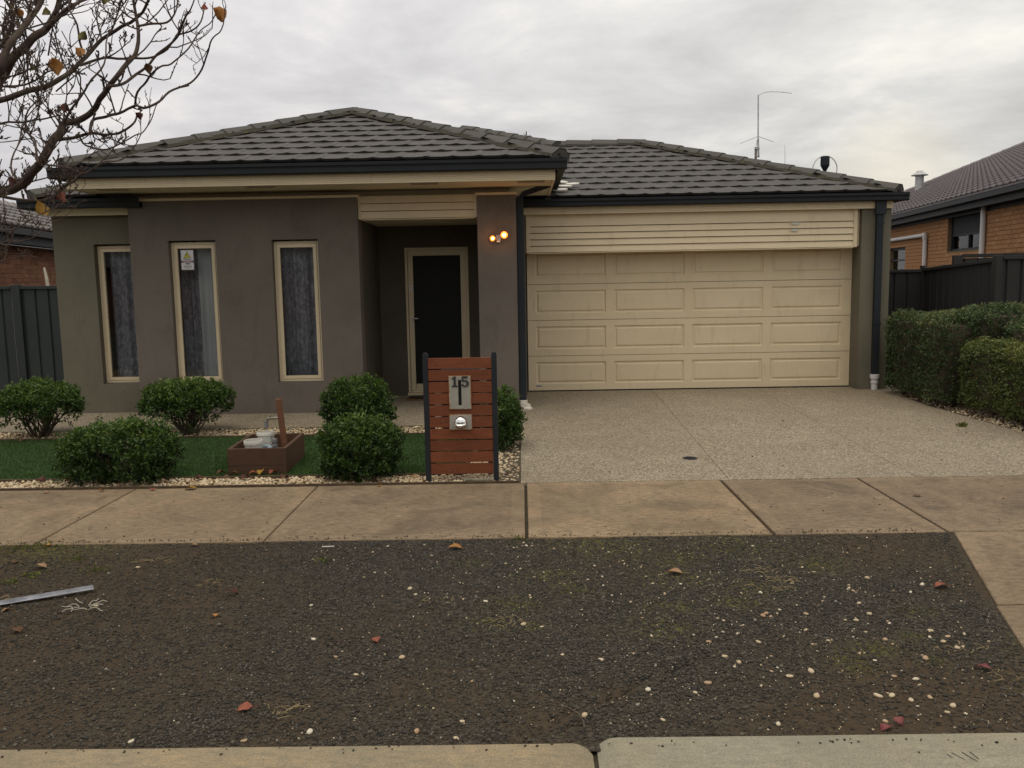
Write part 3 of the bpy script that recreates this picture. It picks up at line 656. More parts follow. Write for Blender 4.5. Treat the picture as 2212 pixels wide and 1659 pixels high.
g = MB(); g.box(-5.6, -2.22, 12.6, 12.65, 0.0, 2.5); g.build('room_partition', 'room_dark', HOUSE)
# caps, bulkhead above the front wall, porch board infill
g = MB(); g.box(-4.80, -1.965, YM - 0.022, YM + 0.25, 2.632, 2.662); g.build('wall_cap', 'cream', HOUSE, bevel=0.003)
g = MB(); g.box(-0.545, -0.035, 10.655, 11.17, 2.632, 2.662); g.build('wall_cap', 'cream', HOUSE, bevel=0.003)
g = MB(); g.box(-4.70, -0.135, 10.90, 11.2, 2.664, 2.728); g.build('bulkhead', 'cream', HOUSE)
def boards(name, x0, x1, z0, z1, yf, lines, parent, trim=0.035, rowname='board'):
    """framed panel of lapped boards; lines are the heights of the laps"""
    mb = MB(); mb.box(x0, x0 + trim, yf, yf + 0.05, z0, z1); mb.box(x1 - trim, x1, yf, yf + 0.05, z0, z1); mb.box(x0 + trim, x1 - trim, yf + 0.002, yf + 0.05, z0 - 0.012, z0); f_ = mb.build(name, 'cream', parent, bevel=0.003)
    ls = [z0] + list(lines) + [z1]
    for a, b in zip(ls[:-1], ls[1:]):
        q = MB(); q.prism([(yf + 0.004, a + 0.006), (yf + 0.022, b - 0.001), (yf + 0.045, b - 0.001), (yf + 0.045, a + 0.006)], lambda u, v, w: (w, u, v), x0 + trim, x1 - trim)
        q.build(rowname, 'cream', f_, bevel=0.0015)
    q = MB(); q.box(x0 + trim, x1 - trim, yf + 0.046, yf + 0.06, z0, z1); q.build('backing', 'joint_dark', f_)
    return f_
boards('porch_infill', -1.980, -0.527, 2.372, 2.650, 10.70, [2.464, 2.556], HOUSE)
g = MB(); g.box(-1.980, -0.527, 10.762, 12.148, 2.372, 2.40); g.build('porch_ceiling', 'soffit', HOUSE)
# garage head: five lapped boards in a frame
boards('garage_head_panel', 0.075, 4.612, 1.968, 2.486, 12.045, [2.057, 2.145, 2.233, 2.320], HOUSE, 0.05)
for (x, z) in ((3.765, 2.305), (3.755, 2.215)):
    q = MB(); q.prism([(x - .06, z + .014), (x - .035, z + .010), (x, z + .013), (x + .03, z + .008), (x + .06, z + .014), (x + .035, z - .018), (x - .03, z - .020)], lambda u, v, w: (u, w, v), 12.040, 12.044); q.build('tape_remnant', 'white_plastic', HOUSE)
g = MB(); g.box(0.062, 4.663, 12.11, 12.34, 1.985, 2.50); g.build('garage_lintel', 'cream', HOUSE)
# garage door: four sections of four pressed panels
gd = MB(); gd.box(0.085, 4.665, 12.345, 12.37, -0.02, 0.018); gdo = gd.build('garage_door', 'rubber', HOUSE)
ZL = [0.012, 0.512, 1.022, 1.532, 2.06]; X0, X1 = 0.082, 4.668; pwid = (X1 - X0)
for r_ in range(4):
    z0, z1 = ZL[r_] + 0.003, ZL[r_ + 1] - 0.003; s = MB(); hs = []
    for c_ in range(4):
        a = X0 + 0.115 + c_ * (pwid - 0.13) / 4; b = a + (pwid - 0.13) / 4 - 0.115; hs.append((a, b, z0 + 0.095, z1 - 0.085))
    sec = wall_holes('section', 'cream', X0, X1, z0, z1, 12.345, 12.372, hs, gdo)
    for a, b, c1, d1 in hs:
        q = MB(); y = 12.345; L = [(0, 0.001), (0.010, 0.016), (0.030, 0.016), (0.045, 0.004), (0.05, 0.004)]
        def rr(d_, dy): return [(a + d_, y + dy, c1 + d_), (b - d_, y + dy, c1 + d_), (b - d_, y + dy, d1 - d_), (a + d_, y + dy, d1 - d_)]
        for (d0, y0), (d2, y2) in zip(L[:-1], L[1:]):
            A, B_ = rr(d0, y0), rr(d2, y2)
            for i in range(4): q.face([A[i], A[(i + 1) % 4], B_[(i + 1) % 4], B_[i]])
        q.face(rr(*L[-1])); q.build('panel', 'cream', sec)
q = MB(); q.box(0.19, 0.27, 12.341, 12.3445, 0.072, 0.090); q.build('badge', 'badge_blue', gdo)
q = MB(); q.box(0.062, 0.080, 12.35, 12.37, 0.0, 1.97); q.build('side_seal', 'rubber', gdo)
# windows
def window(x0, x1, z0, z1, y, cur, plain=None, seed=0):
    """awning window set in its opening: outer frame, inner sash, pane, curtain behind"""
    def frame(a, b, c_, d, w_, ya, yb, name, parent, mat='cream_frame'):
        mb = MB(); mb.box(a, b, ya, yb, c_, c_ + w_); mb.box(a, b, ya, yb, d - w_, d); mb.box(a, a + w_, ya, yb, c_ + w_, d - w_); mb.box(b - w_, b, ya, yb, c_ + w_, d - w_)
        return mb.build(name, mat, parent, bevel=0.002)
    f_ = frame(x0 + 0.004, x1 - 0.004, z0 + 0.004, z1 - 0.018, 0.030, y, y + 0.09, 'window', HOUSE)
    frame(x0 + 0.037, x1 - 0.037, z0 + 0.037, z1 - 0.051, 0.042, y - 0.006, y + 0.035, 'sash', f_)
    q = MB(); q.box(x0 + 0.076, x1 - 0.076, y + 0.012, y + 0.018, z0 + 0.078, z1 - 0.092); q.build('pane', 'glass', f_)
    q = MB(); q.box(x0 - 0.002, x1 + 0.004, y - 0.05, y - 0.002, z0 - 0.001, z0 + 0.010); q.build('sill', 'render_taupe', f_)
    rr_ = random.Random(seed)
    def curt(a, b, mat, yy, amp, k_):
        N = 60; V_ = []; ph = rr_.uniform(0, 6)
        for j in range(2):
            zz = z0 - 0.02 if j == 0 else z1
            for i in range(N + 1):
                u = a + (b - a) * i / N; V_.append((u, yy + amp * (math.sin(u * k_ + ph + (0.6 if j else 0)) + 0.5 * math.sin(u * k_ * 1.73 + ph * 2)), zz))
        F_ = [(i, i + 1, N + 2 + i, N + 1 + i) for i in range(N)]
        np_mesh('curtain', V_, F_, mat, f_, smooth=True)
    for a, b, mat, yy in cur: curt(a, b, mat, yy, 0.030, 46 if mat == 'curtain' else 38)
    return f_
window(*W1[:1], *W1[1:], YR + 0.085, [(-5.31, -4.55, 'curtain', YR + 0.26)], seed=1)
window(*W2, YM + 0.075, [(-4.36, -4.02, 'curtain', YM + 0.33), (-4.06, -3.66, 'curtain_plain', YM + 0.29)], seed=4)
window(*W3, YM + 0.075, [(-3.08, -2.40, 'curtain', YM + 0.29)], seed=9)
# front screen door
d = MB(); x0, x1, z0, z1, y = -1.622, -0.738, 0.05, 2.072, 12.165
d.box(x0, x0 + 0.035, y - 0.02, y + 0.1, z0, z1); d.box(x1 - 0.035, x1, y - 0.02, y + 0.1, z0, z1); d.box(x0 + 0.035, x1 - 0.035, y - 0.02, y + 0.1, z1 - 0.035, z1); d.box(x0 + 0.035, x1 - 0.035, y - 0.02, y + 0.1, z0, z0 + 0.02)
FD = d.build('front_door', 'cream_frame', HOUSE, bevel=0.003)
q = MB(); a, b, c_, e_ = x0 + 0.038, x1 - 0.038, z0 + 0.024, z1 - 0.038
q.box(a, a + 0.072, y - 0.005, y + 0.03, c_, e_); q.box(b - 0.072, b, y - 0.005, y + 0.03, c_, e_); q.box(a + 0.072, b - 0.072, y - 0.005, y + 0.03, e_ - 0.072, e_); q.box(a + 0.072, b - 0.072, y - 0.005, y + 0.03, c_, c_ + 0.09)
q.build('door_frame', 'cream_frame', FD, bevel=0.003)
q = MB(); q.box(a + 0.073, b - 0.073, y + 0.010, y + 0.016, c_ + 0.091, e_ - 0.073); q.build('screen_mesh', 'mesh_black', FD)
q = MB(); q.box(a + 0.02, a + 0.052, y - 0.014, y - 0.006, 0.98, 1.13); q.tube([(a + 0.036, y - 0.01, 1.09), (a + 0.036, y - 0.045, 1.09), (a + 0.13, y - 0.045, 1.09)], 0.009, 8); q.build('door_handle', 'pvc', FD)
q = MB(); q.box(a + 0.022, a + 0.052, y - 0.012, y - 0.006, 1.46, 1.56); q.build('door_tag', 'paint_white', FD)
q = MB(); q.lathe(0, 0, [(0.0, 0), (0.006, 0), (0.006, 0.004), (0, 0.004)], 10, Matrix.Translation((a + 0.037, y - 0.012, 1.52)) @ Matrix.Rotation(R(90), 4, 'X')); q.build('door_lens', 'numeral_dark', FD)
q = MB(); q.box(x0 - 0.01, x1 + 0.01, 12.10, 12.149, 0.005, 0.045); q.build('door_step', 'cream_frame', HOUSE)

# ---------------------------------------------------------------- roofs
def tile_mesh(name, w=0.300, l=0.385, t=0.018, waves=None):
    """interlocking concrete tile: u across, v up the slope, w out of the roof; its front edge hangs proud of the course below"""
    prof = waves or [(0.0, 0.003), (0.12, 0.0), (0.40, -0.001), (0.65, 0.001), (0.76, 0.004), (0.83, 0.009), (0.90, 0.011), (0.96, 0.008), (1.0, 0.004)]
    V_ = []; F_ = []; n_ = len(prof)
    for v, lift in ((0.0, 0.022), (l, 0.002)):
        for k_ in (0, 1):
            for u, h_ in prof: V_.append((u * w, v + (0.014 if k_ == 0 and v == 0 else 0), lift + h_ - (t + 0.010 if k_ == 0 else 0)))
    q = lambda a, k_, i: a * 2 * n_ + k_ * n_ + i
    for i in range(n_ - 1):
        F_.append((q(0, 1, i), q(0, 1, i + 1), q(1, 1, i + 1), q(1, 1, i))); F_.append((q(0, 0, i + 1), q(0, 0, i), q(1, 0, i), q(1, 0, i + 1)))
        F_.append((q(0, 0, i), q(0, 0, i + 1), q(0, 1, i + 1), q(0, 1, i))); F_.append((q(1, 0, i + 1), q(1, 0, i), q(1, 1, i), q(1, 1, i + 1)))
    F_.append((q(0, 0, 0), q(0, 1, 0), q(1, 1, 0), q(1, 0, 0))); F_.append((q(0, 1, n_ - 1), q(0, 0, n_ - 1), q(1, 0, n_ - 1), q(1, 1, n_ - 1)))
    me = bpy.data.meshes.new(name); me.from_pydata(V_, [], F_); me.update(); return me
TM = tile_mesh('tile'); TM.materials.append(M['tile_grey'])
def lay_tiles(parent, org, ud, vd, poly, cw, ch, u0, rows, mesh=TM, mat='tile_grey', shift=0.5, jit=0.0015):
    """lays tiles as single objects on the plane through org (ud, vd unit vectors), clipped to the convex polygon poly in (u, v)"""
    ud, vd = Vector(ud).normalized(), Vector(vd).normalized(); nd = ud.cross(vd)
    M0 = Matrix((ud.to_4d(), vd.to_4d(), nd.to_4d(), Vector((0, 0, 0, 1)))).transposed(); M0.col[3] = (*(Vector(org) - root_loc(parent)), 1)
    for i in range(4): M0[3][i] = 1.0 if i == 3 else 0.0
    ar = sum(poly[i][0] * poly[(i + 1) % len(poly)][1] - poly[(i + 1) % len(poly)][0] * poly[i][1] for i in range(len(poly)))
    pl = poly if ar > 0 else poly[::-1]; cnt = 0
    umin, umax = min(p[0] for p in pl), max(p[0] for p in pl)
    for r_ in range(rows):
        v = r_ * ch; u = u0 + ((shift * cw) if r_ % 2 else 0)
        while u < umax:
            cor = [(u, v), (u + cw, v), (u + cw, v + ch), (u, v + ch)]; state = 2; cuts = []
            for i in range(len(pl)):
                a, b = Vector(pl[i]), Vector(pl[(i + 1) % len(pl)]); e1 = b - a; nn = Vector((-e1.y, e1.x)).normalized()
                ds = [(Vector(c1) - a).dot(nn) for c1 in cor]
                if max(ds) < 0.03: state = 0; break
                if min(ds) < -0.001 and (v > 0.01 or abs(e1.y) > 1e-6): cuts.append((a, nn)); state = 1
            if state:
                T = Matrix.Translation((u + random.uniform(-jit, jit), v + random.uniform(-jit, jit), random.uniform(0, jit)))
                if state == 2: o = inst('tile', mesh, parent, mat=M0 @ T)
                else:
                    bm = bmesh.new(); bm.from_mesh(mesh)
                    for a, nn in cuts:
                        bmesh.ops.bisect_plane(bm, geom=bm.verts[:] + bm.edges[:] + bm.faces[:], plane_co=(a.x - u, a.y - v, 0), plane_no=(-nn.x, -nn.y, 0), clear_outer=True)
                    if len(bm.faces) > 2:
                        m2 = bpy.data.meshes.new('tile'); bm.to_mesh(m2); m2.materials.append(M[mat]); inst('tile', m2, parent, mat=M0 @ T)
                    bm.free()
                cnt += 1
            u += cw
    return cnt
def ridge(parent, p0, p1, n, w=0.145, h=0.062, mat='ridge_grey', sideA=None, sideB=None, name='ridge_cap', L_over=0.05, bed=True):
    """row of angular ridge caps from the low end p0 up to p1; each laps over the one below; sideA/B: unit vectors down the two slopes"""
    p0, p1 = Vector(p0) + Vector((0, 0, 0.020)), Vector(p1) + Vector((0, 0, 0.020)); d = (p1 - p0); L = d.length / n; t = d.normalized()
    sA = Vector(sideA); sA = (sA - t * sA.dot(t)).normalized(); sB = Vector(sideB); sB = (sB - t * sB.dot(t)).normalized(); up = Vector((0, 0, 1)); up = (up - t * up.dot(t)).normalized()
    for i in range(n):
        c0 = p0 + t * (i * L - L_over); c1 = p0 + t * ((i + 1) * L); mb = MB(); prof = [(sA, w, -0.004), (sA, w * 0.99, 0.016), (sA, 0.045, h), (sB, 0.045, h), (sB, w * 0.99, 0.016), (sB, w, -0.004)]
        R0 = []; R1 = []
        for S, dd_, hh in prof:
            R0.append(c0 + S * dd_ * 1.05 + up * (hh + 0.020)); R1.append(c1 + S * dd_ * 0.93 + up * (hh + 0.002))
        m_ = len(prof)
        for j in range(m_ - 1): mb.face([R0[j], R0[j + 1], R1[j + 1], R1[j]])
        I0 = [q_ - up * 0.020 for q_ in R0]; I1 = [q_ - up * 0.012 for q_ in R1]
        for j in range(m_ - 1): mb.face([I0[j + 1], I0[j], I1[j], I1[j + 1]]); mb.face([R0[j + 1], R0[j], I0[j], I0[j + 1]]); mb.face([R1[j], R1[j + 1], I1[j + 1], I1[j]])
        if i == 0: mb.face([q_ for q_ in R0]); mb.face([R0[0], R0[-1], R0[-1] - up * 0.05, R0[0] - up * 0.05])
        mb.face([R0[0], R1[0], I1[0], I0[0]]); mb.face([R1[-1], R0[-1], I0[-1], I1[-1]])
        mb.build(name, mat, parent)
    if bed:
        k_ = 24
        for S in (sA, sB):
            mb = MB()
            for a in range(k_):
                c0 = p0 + d * (a / k_); c1 = p0 + d * ((a + 1) / k_)
                j0 = 0.012 * mnoise.noise(c0 * 5); j1 = 0.012 * mnoise.noise(c1 * 5)
                mb.face([c0 + S * (w + 0.03 + j0) + up * 0.002, c1 + S * (w + 0.03 + j1) + up * 0.002, c1 + S * (w - 0.02) + up * 0.040, c0 + S * (w - 0.02) + up * 0.040])
            mb.build('mortar_bedding', 'mortar_bed', parent)
def deck(name, faces, parent=HOUSE):
    mb = MB()
    for f_ in faces: mb.face(f_)
    o = mb.build(name, 'roof_deck', parent); return o
def slope(v): return Vector(v).normalized()
# raised front roof
S1 = 0.366; ex0, ex1, ey, ez = -5.24, 0.50, 9.985, 2.975; ax = (ex0 + ex1) / 2; dd1 = ax - ex0; ay = ey + dd1; azz = ez + S1 * dd1
back = 19.0
R1 = deck('raised_roof', [[(ex0, ey, ez), (ex1, ey, ez), (ax, ay, azz)], [(ex0, ey, ez), (ax, ay, azz), (ax, back, azz), (ex0, back, ez)], [(ex1, ey, ez), (ex1, back, ez), (ax, back, azz), (ax, ay, azz)], [(ex0, back, ez), (ax, back, azz), (ex1, back, ez)]])
sl = math.hypot(dd1, dd1 * S1)
n_t1 = lay_tiles(R1, (ex0, ey - 0.01, ez + 0.004), (1, 0, 0), (0, 1, S1), [(0.0, -0.03), (dd1 * 2, -0.03), (dd1, sl)], 0.300, 0.335, 0.02, 10)
dF, dL, dR_ = slope((0, -1, -S1)), slope((-1, 0, -S1)), slope((1, 0, -S1))
ridge(R1, (ex0 + 0.06, ey + 0.06, ez + 0.02), (ax - 0.02, ay - 0.02, azz + 0.02), 10, sideA=dF, sideB=dL)
ridge(R1, (ex1 - 0.06, ey + 0.06, ez + 0.02), (ax + 0.02, ay - 0.02, azz + 0.02), 10, sideA=dF, sideB=dR_)
ridge(R1, (ax, ay + 0.05, azz + 0.015), (ax, ay + 4.0, azz + 0.015), 10, sideA=dL, sideB=dR_, bed=False)
# garage roof (lower), its ridge, right hip, and the higher hip behind
S2 = 0.362; gx1, gy0, gz0 = 5.17, 11.96, 2.705; gd_ = 3.14; gax, gay, gaz = gx1 - gd_, gy0 + gd_, gz0 + S2 * gd_
hx, hy = -1.04, 16.66; hz = gz0 + S2 * (hy - gy0)
gxl = -0.9
R2 = deck('garage_roof', [[(gxl, gy0, gz0), (gx1, gy0, gz0), (gax, gay, gaz), (gxl, gay, gaz)], [(-5.0, gay, gaz), (hx + (hy - gay), gay, gaz), (hx, hy, hz), (-5.0, hy, hz)],
          [(gx1, gy0, gz0), (gx1, gay + gd_, gz0), (gax, gay, gaz)], [(gx1, gay + gd_, gz0), (hx + hz - hz, gay + gd_, gz0), (hx + (hy - gay), gay, gaz), (gax, gay, gaz)],
          [(hx, hy, hz), (hx + (hy - gay), gay, gaz), (3.0, gay + gd_, gz0), (3.0, 22, gz0), (hx, 22, hz)], [(-5.0, hy, hz), (hx, hy, hz), (hx, 22, hz), (-5.0, 22, hz)]])
sl2 = math.hypot(gd_, gd_ * S2); u_l = 0.28
n_t2 = lay_tiles(R2, (u_l, gy0 - 0.01, gz0 + 0.004), (1, 0, 0), (0, 1, S2), [(0, -0.03), (gx1 - u_l, -0.03), (gax - u_l, sl2), (0, sl2)], 0.300, 0.335, -0.05, 11)
ridge(R2, (gx1 - 0.06, gy0 + 0.06, gz0 + 0.02), (gax + 0.02, gay - 0.02, gaz + 0.02), 11, sideA=dF, sideB=dR_)
ridge(R2, (hx + (hy - gay) - 0.1, gay, gaz + 0.02), (gax + 0.12, gay, gaz + 0.02), 4, sideA=dF, sideB=slope((0, 1, -S2)), bed=False)
ridge(R2, (hx + (hy - gay) + 0.1, gay - 0.1, gaz + 0.0), (hx, hy, hz + 0.02), 7, sideA=dF, sideB=dR_)
# low hip at the far left
lx0, ly0, lz0 = -5.98, 10.64, 2.70
R3 = deck('side_roof', [[(lx0, ly0, lz0), (-4.72, ly0, lz0), (-4.72, ly0 + 1.26, lz0 + S2 * 1.26)], [(lx0, ly0, lz0), (-4.72, ly0 + 1.26, lz0 + S2 * 1.26), (-4.72, 22, lz0 + S2 * 1.26), (lx0, 22, lz0)]])
lay_tiles(R3, (lx0, ly0 - 0.01, lz0 + 0.004), (1, 0, 0), (0, 1, S2), [(0, -0.03), (1.26, -0.03), (1.26, 1.34)], 0.300, 0.335, 0.02, 4)
ridge(R3, (lx0 + 0.05, ly0 + 0.05, lz0 + 0.02), (-4.76, ly0 + 1.2, lz0 + S2 * 1.22), 4, sideA=dF, sideB=dL)
print('tiles', n_t1, n_t2)
# gutters, fascias, soffits
def gutter_prof(y, zt, zb): return [(y, zt), (y, zt - 0.035), (y + 0.012, zt - 0.05), (y + 0.012, zb + 0.01), (y + 0.022, zb), (y + 0.10, zb), (y + 0.10, zt - 0.012), (y + 0.094, zt - 0.012), (y + 0.094, zb + 0.012), (y + 0.02, zb + 0.014), (y + 0.008, zt - 0.04), (y + 0.008, zt)]
def gutter(x0, x1, y, zt, zb, name='gutter'):
    mb = MB(); mb.prism(gutter_prof(y, zt, zb), lambda u, v, w: (w, u, v), x0, x1); return mb.build(name, 'gutter_dark', HOUSE)
def gutter_side(y0, y1, x, zt, zb, sgn, name='gutter'):
    mb = MB(); mb.prism([(x + sgn * (0.10 - (q[0])), q[1]) for q in gutter_prof(0, zt, zb)], lambda u, v, w: (u, w, v), y0, y1); return mb.build(name, 'gutter_dark', HOUSE)
gutter(-5.335, 0.535, 9.895, 2.952, 2.832)
gutter_side(9.996, 12.45, 0.435, 2.952, 2.832, 1); gutter_side(9.996, 19.0, -5.235, 2.952, 2.832, -1)
gutter(0.035, 5.235, 11.875, 2.682, 2.575); gutter_side(11.976, 18, 5.135, 2.682, 2.575, 1)
gutter(-6.085, -4.60, 10.555, 2.672, 2.560); gutter_side(10.656, 20, -5.985, 2.672, 2.560, -1)
def fascia(x0, x1, y, z0, z1, n_=5, name='fascia'):
    mb = MB(); pts = [(y + 0.03, z0), (y, z0)]
    for i in range(1, n_ + 1):
        z = z0 + (z1 - z0) * i / n_; pts += [(y, z - 0.004), (y + 0.004, z - 0.002), (y, z)]
    pts += [(y + 0.03, z1)]; mb.prism(pts, lambda u, v, w: (w, u, v), x0, x1); return mb.build(name, 'cream', HOUSE)
fascia(-5.17, 0.403, 10.0, 2.722, 2.845, 6); fascia(0.03, 5.065, 11.985, 2.482, 2.588, 5); fascia(-5.86, -4.79, 10.80, 2.488, 2.590, 4)
g = MB(); g.box(0.373, 0.403, 10.031, 12.2, 2.722, 2.845); g.build('side_fascia', 'cream', HOUSE); g = MB(); g.box(-5.17, -5.14, 10.031, 19, 2.722, 2.845); g.build('side_fascia', 'cream', HOUSE)
g = MB(); g.box(5.02, 5.05, 12.472, 20, 2.60, 2.70); g.build('side_fascia', 'cream', HOUSE); g = MB(); g.box(-5.86, -5.83, 10.831, 20, 2.602, 2.70); g.build('side_fascia', 'cream', HOUSE)
g = MB(); g.box(-5.139, 0.372, 10.031, 12.15, 2.730, 2.738); SOF = g.build('soffit', 'soffit', HOUSE)
for x in (-4.72, -3.0, -1.1, 0.13):
    q = MB(); q.box(x - 0.16, x + 0.16, 10.10, 10.26, 2.722, 2.7295)
    for i in range(7): q.box(x - 0.15, x + 0.15, 10.112 + i * 0.02, 10.122 + i * 0.02, 2.717, 2.7225)
    q.build('soffit_vent', 'vent_grille', SOF)
g = MB(); g.box(-5.83, -4.79, 10.832, 10.93, 2.602, 2.61); g.box(0.06, 4.66, 12.016, 12.10, 2.49, 2.495); g.build('soffit_strip', 'soffit', HOUSE)
g = MB(); g.box(0.36, 0.42, 12.0, 12.5, 2.5, 2.9); g.box(-4.79, -4.70, 10.9, 11.2, 2.60, 2.72); g.build('eave_blocking', 'cream', HOUSE)
# downpipes
def sqpipe(pts, w=0.088, t=0.062, name='downpipe'):
    mb = MB()
    for a, b in zip(pts[:-1], pts[1:]):
        a, b = Vector(a), Vector(b); d_ = b - a; L = d_.length; q = d_.to_track_quat('Z', 'Y').to_matrix().to_4x4()
        if abs(d_.normalized().z) > 0.99: q = Matrix.Identity(4) if d_.z > 0 else Matrix.Rotation(math.pi, 4, 'X')
        mb.box(-w / 2, w / 2, -t / 2, t / 2, -0.015, L + 0.015, Matrix.Translation(a) @ q)
    return mb.build(name, 'dark_metal', HOUSE, bevel=0.003)
dp = sqpipe([(-0.003, 10.75, 0.085), (-0.003, 10.75, 2.60)]); mb = MB()
mb.tube([(-0.003, 10.75, 2.585), (0.04, 10.75, 2.645), (0.36, 10.75, 2.745), (0.41, 10.75, 2.78), (0.43, 10.75, 2.86)], 0.040, 4); mb.build('downpipe_offset', 'dark_metal', dp)
dp2 = sqpipe([(4.885, 11.985 + 0.0, 0.20), (4.885, 11.985, 2.46)]); q = MB(); q.box(4.815, 4.955, 11.93, 11.982, 2.40, 2.60); q.build('rainhead', 'dark_metal', dp2, bevel=0.004)
for z in (0.9, 2.27):
    q = MB(); q.box(4.833, 4.937, 11.948, 11.953, z, z + 0.03); q.build('pipe_strap', 'dark_metal', dp2)
q = MB(); q.lathe(4.885, 11.985, [(0.044, -0.01), (0.044, 0.085), (0.052, 0.09), (0.052, 0.115), (0.047, 0.12), (0.047, 0.150), (0.062, 0.158), (0.062, 0.212), (0.055, 0.215), (0.0, 0.215)], 20); q.build('drain_socket', 'pipe_white', dp2, smooth=True)
q = MB(); q.lathe(-0.003, 10.75, [(0.050, 0.02), (0.050, 0.05), (0.056, 0.055), (0.058, 0.10), (0.05, 0.105), (0, 0.105)], 20)
q.tube([(-0.0, 10.74, 0.03), (0.04, 10.72, 0.035)], 0.04, 12); q.lathe(0.055, 10.70, [(0.0, -0.0), (0.06, 0.0), (0.055, 0.02), (0.035, 0.03), (0.034, 0.062), (0, 0.064)], 16); q.build('drain_bend', 'pvc', dp, smooth=True)
# ================================================================== THINGS ON AND ROUND THE HOUSE
# security light with two lit heads
FL = thing('security_light', (-0.268, 10.672, 2.09), 'twin headed security light glowing orange on the rendered column', 'light')
q = MB(); q.box(-0.298, -0.238, 10.648, 10.674, 2.085, 2.150); q.tube([(-0.268, 10.66, 2.115), (-0.318, 10.635, 2.118)], 0.008, 8); q.tube([(-0.268, 10.66, 2.13), (-0.222, 10.635, 2.142)], 0.008, 8); q.build('base', 'galvanised', FL, bevel=0.003)
for (x, z, r_, s_) in ((-0.338, 2.108, 0.034, -0.35), (-0.200, 2.147, 0.043, 0.10)):
    T = Matrix.Translation((x, 10.628, z)) @ Matrix.Rotation(R(90), 4, 'X') @ Matrix.Rotation(s_, 4, 'Y')
    q = MB(); q.lathe(0, 0, [(0.006, -0.035), (r_ * 0.6, -0.03), (r_ * 0.85, -0.012), (r_, 0.012), (r_ * 0.93, 0.014), (r_ * 0.8, -0.008), (0.0, -0.018)], 18, T); h_ = q.build('lamp_head', 'lamp_glow', FL, smooth=True)
    q = MB(); q.lathe(0, 0, [(0.0, 0.016), (r_ * 0.38, 0.013), (r_ * 0.50, 0.004), (r_ * 0.50, -0.004), (0, -0.006)], 14, T); q.build('bulb', 'lamp_core', h_, smooth=True)
    pl = bpy.data.lights.new('lamp_light', 'POINT'); pl.energy = 1.1 if x < -0.3 else 1.8; pl.color = (1.0, 0.36, 0.08); pl.shadow_soft_size = 0.03
    po = bpy.data.objects.new('lamp_light', pl); col.objects.link(po); po.parent = FL; po.location = (x + 0.268, -0.060, z - 2.09)
q = MB(); q.box(-0.292, -0.248, 10.635, 10.66, 2.060, 2.083); q.build('sensor', 'white_plastic', FL, bevel=0.004)

# CCTV warning sign stuck in the window
SG = thing('warning_sign', (-4.12, 10.728, 1.95), 'small white warning sign with yellow triangle stuck in a tall window', 'sign')
X = lambda a: -4.205 + a; yy = 10.741
def flat(mb, pts, y): mb.prism(pts, lambda u, v, w: (u, w, v), y, y + 0.001)
q = MB(); flat(q, [(X(0), 1.795), (X(.165), 1.795), (X(.165), 2.045), (X(0), 2.045)], yy); q.build('backing', 'sign_maroon', SG)
q = MB(); flat(q, [(X(.006), 1.912), (X(.159), 1.912), (X(.159), 2.039), (X(.006), 2.039)], yy - 0.0015); flat(q, [(X(.006), 1.801), (X(.159), 1.801), (X(.159), 1.887), (X(.006), 1.887)], yy - 0.0015); q.build('panel', 'paint_white', SG)
q = MB(); flat(q, [(X(.036), 1.944), (X(.130), 1.944), (X(.083), 2.028)], yy - 0.003); q.build('triangle', 'sign_dark', SG)
q = MB(); flat(q, [(X(.043), 1.948), (X(.123), 1.948), (X(.083), 2.019)], yy - 0.0045); q.build('triangle', 'sign_yellow', SG)
q = MB(); flat(q, [(X(.066), 1.972), (X(.083), 1.981), (X(.086), 1.989), (X(.082), 1.991), (X(.063), 1.980)], yy - 0.006); flat(q, [(X(.083), 1.98), (X(.089), 1.962), (X(.105), 1.960), (X(.105), 1.957), (X(.086), 1.957), (X(.081), 1.975)], yy - 0.006); q.build('camera_symbol', 'sign_dark', SG)
q = MB(); q.prism([(X(.0825) + .068 * math.cos(a), 1.899 + .010 * math.sin(a)) for a in np.linspace(0, 6.283, 25)[:-1]], lambda u, v, w: (u, w, v), yy - 0.003, yy - 0.002); q.build('oval', 'sign_pink', SG)
q = MB(); flat(q, [(X(.058), 1.866), (X(.110), 1.866), (X(.110), 1.880), (X(.058), 1.880)], yy - 0.003)
for i, (a, b) in enumerate(((.034, .132), (.034, .130), (.030, .136), (.050, .115))): flat(q, [(X(a), 1.848 - i * .010), (X(b), 1.848 - i * .010), (X(b), 1.851 - i * .010), (X(a), 1.851 - i * .010)], yy - 0.003)
q.build('print', 'sign_dark', SG)
tcu = bpy.data.curves.new('lettering', 'FONT'); tcu.body = 'WARNING'; tcu.size = 0.021; tcu.align_x = 'CENTER'; tcu.materials.append(M['sign_dark']); tcu.offset = 0.0005
to_ = bpy.data.objects.new('lettering', tcu); me_ = bpy.data.meshes.new_from_object(to_); bpy.data.objects.remove(to_); me_.materials.clear(); me_.materials.append(M['sign_dark']); to = bpy.data.objects.new('lettering', me_); col.objects.link(to); to.parent = SG; to.location = (X(.083) + 4.12, yy - 0.004 - 10.728, 1.922 - 1.95); to.rotation_euler = (R(90), 0, 0)

# doormat
DM = thing('door_mat', (-1.2, 11.75, 0), 'dark patterned door mat with brown border before the front door', 'mat')
q = MB(); q.box(-1.60, -0.85, 11.60, 12.05, 0.001, 0.014); q.build('border', 'mat_brown', DM, bevel=0.003)
q = MB()
for i in range(9):
    for j in range(5):
        if (i * 7 + j * 3) % 4: q.box(-1.56 + i * 0.076, -1.505 + i * 0.076, 11.66 + j * 0.072, 11.715 + j * 0.072, 0.0145, 0.021)
q.build('pattern', 'rubber', DM)

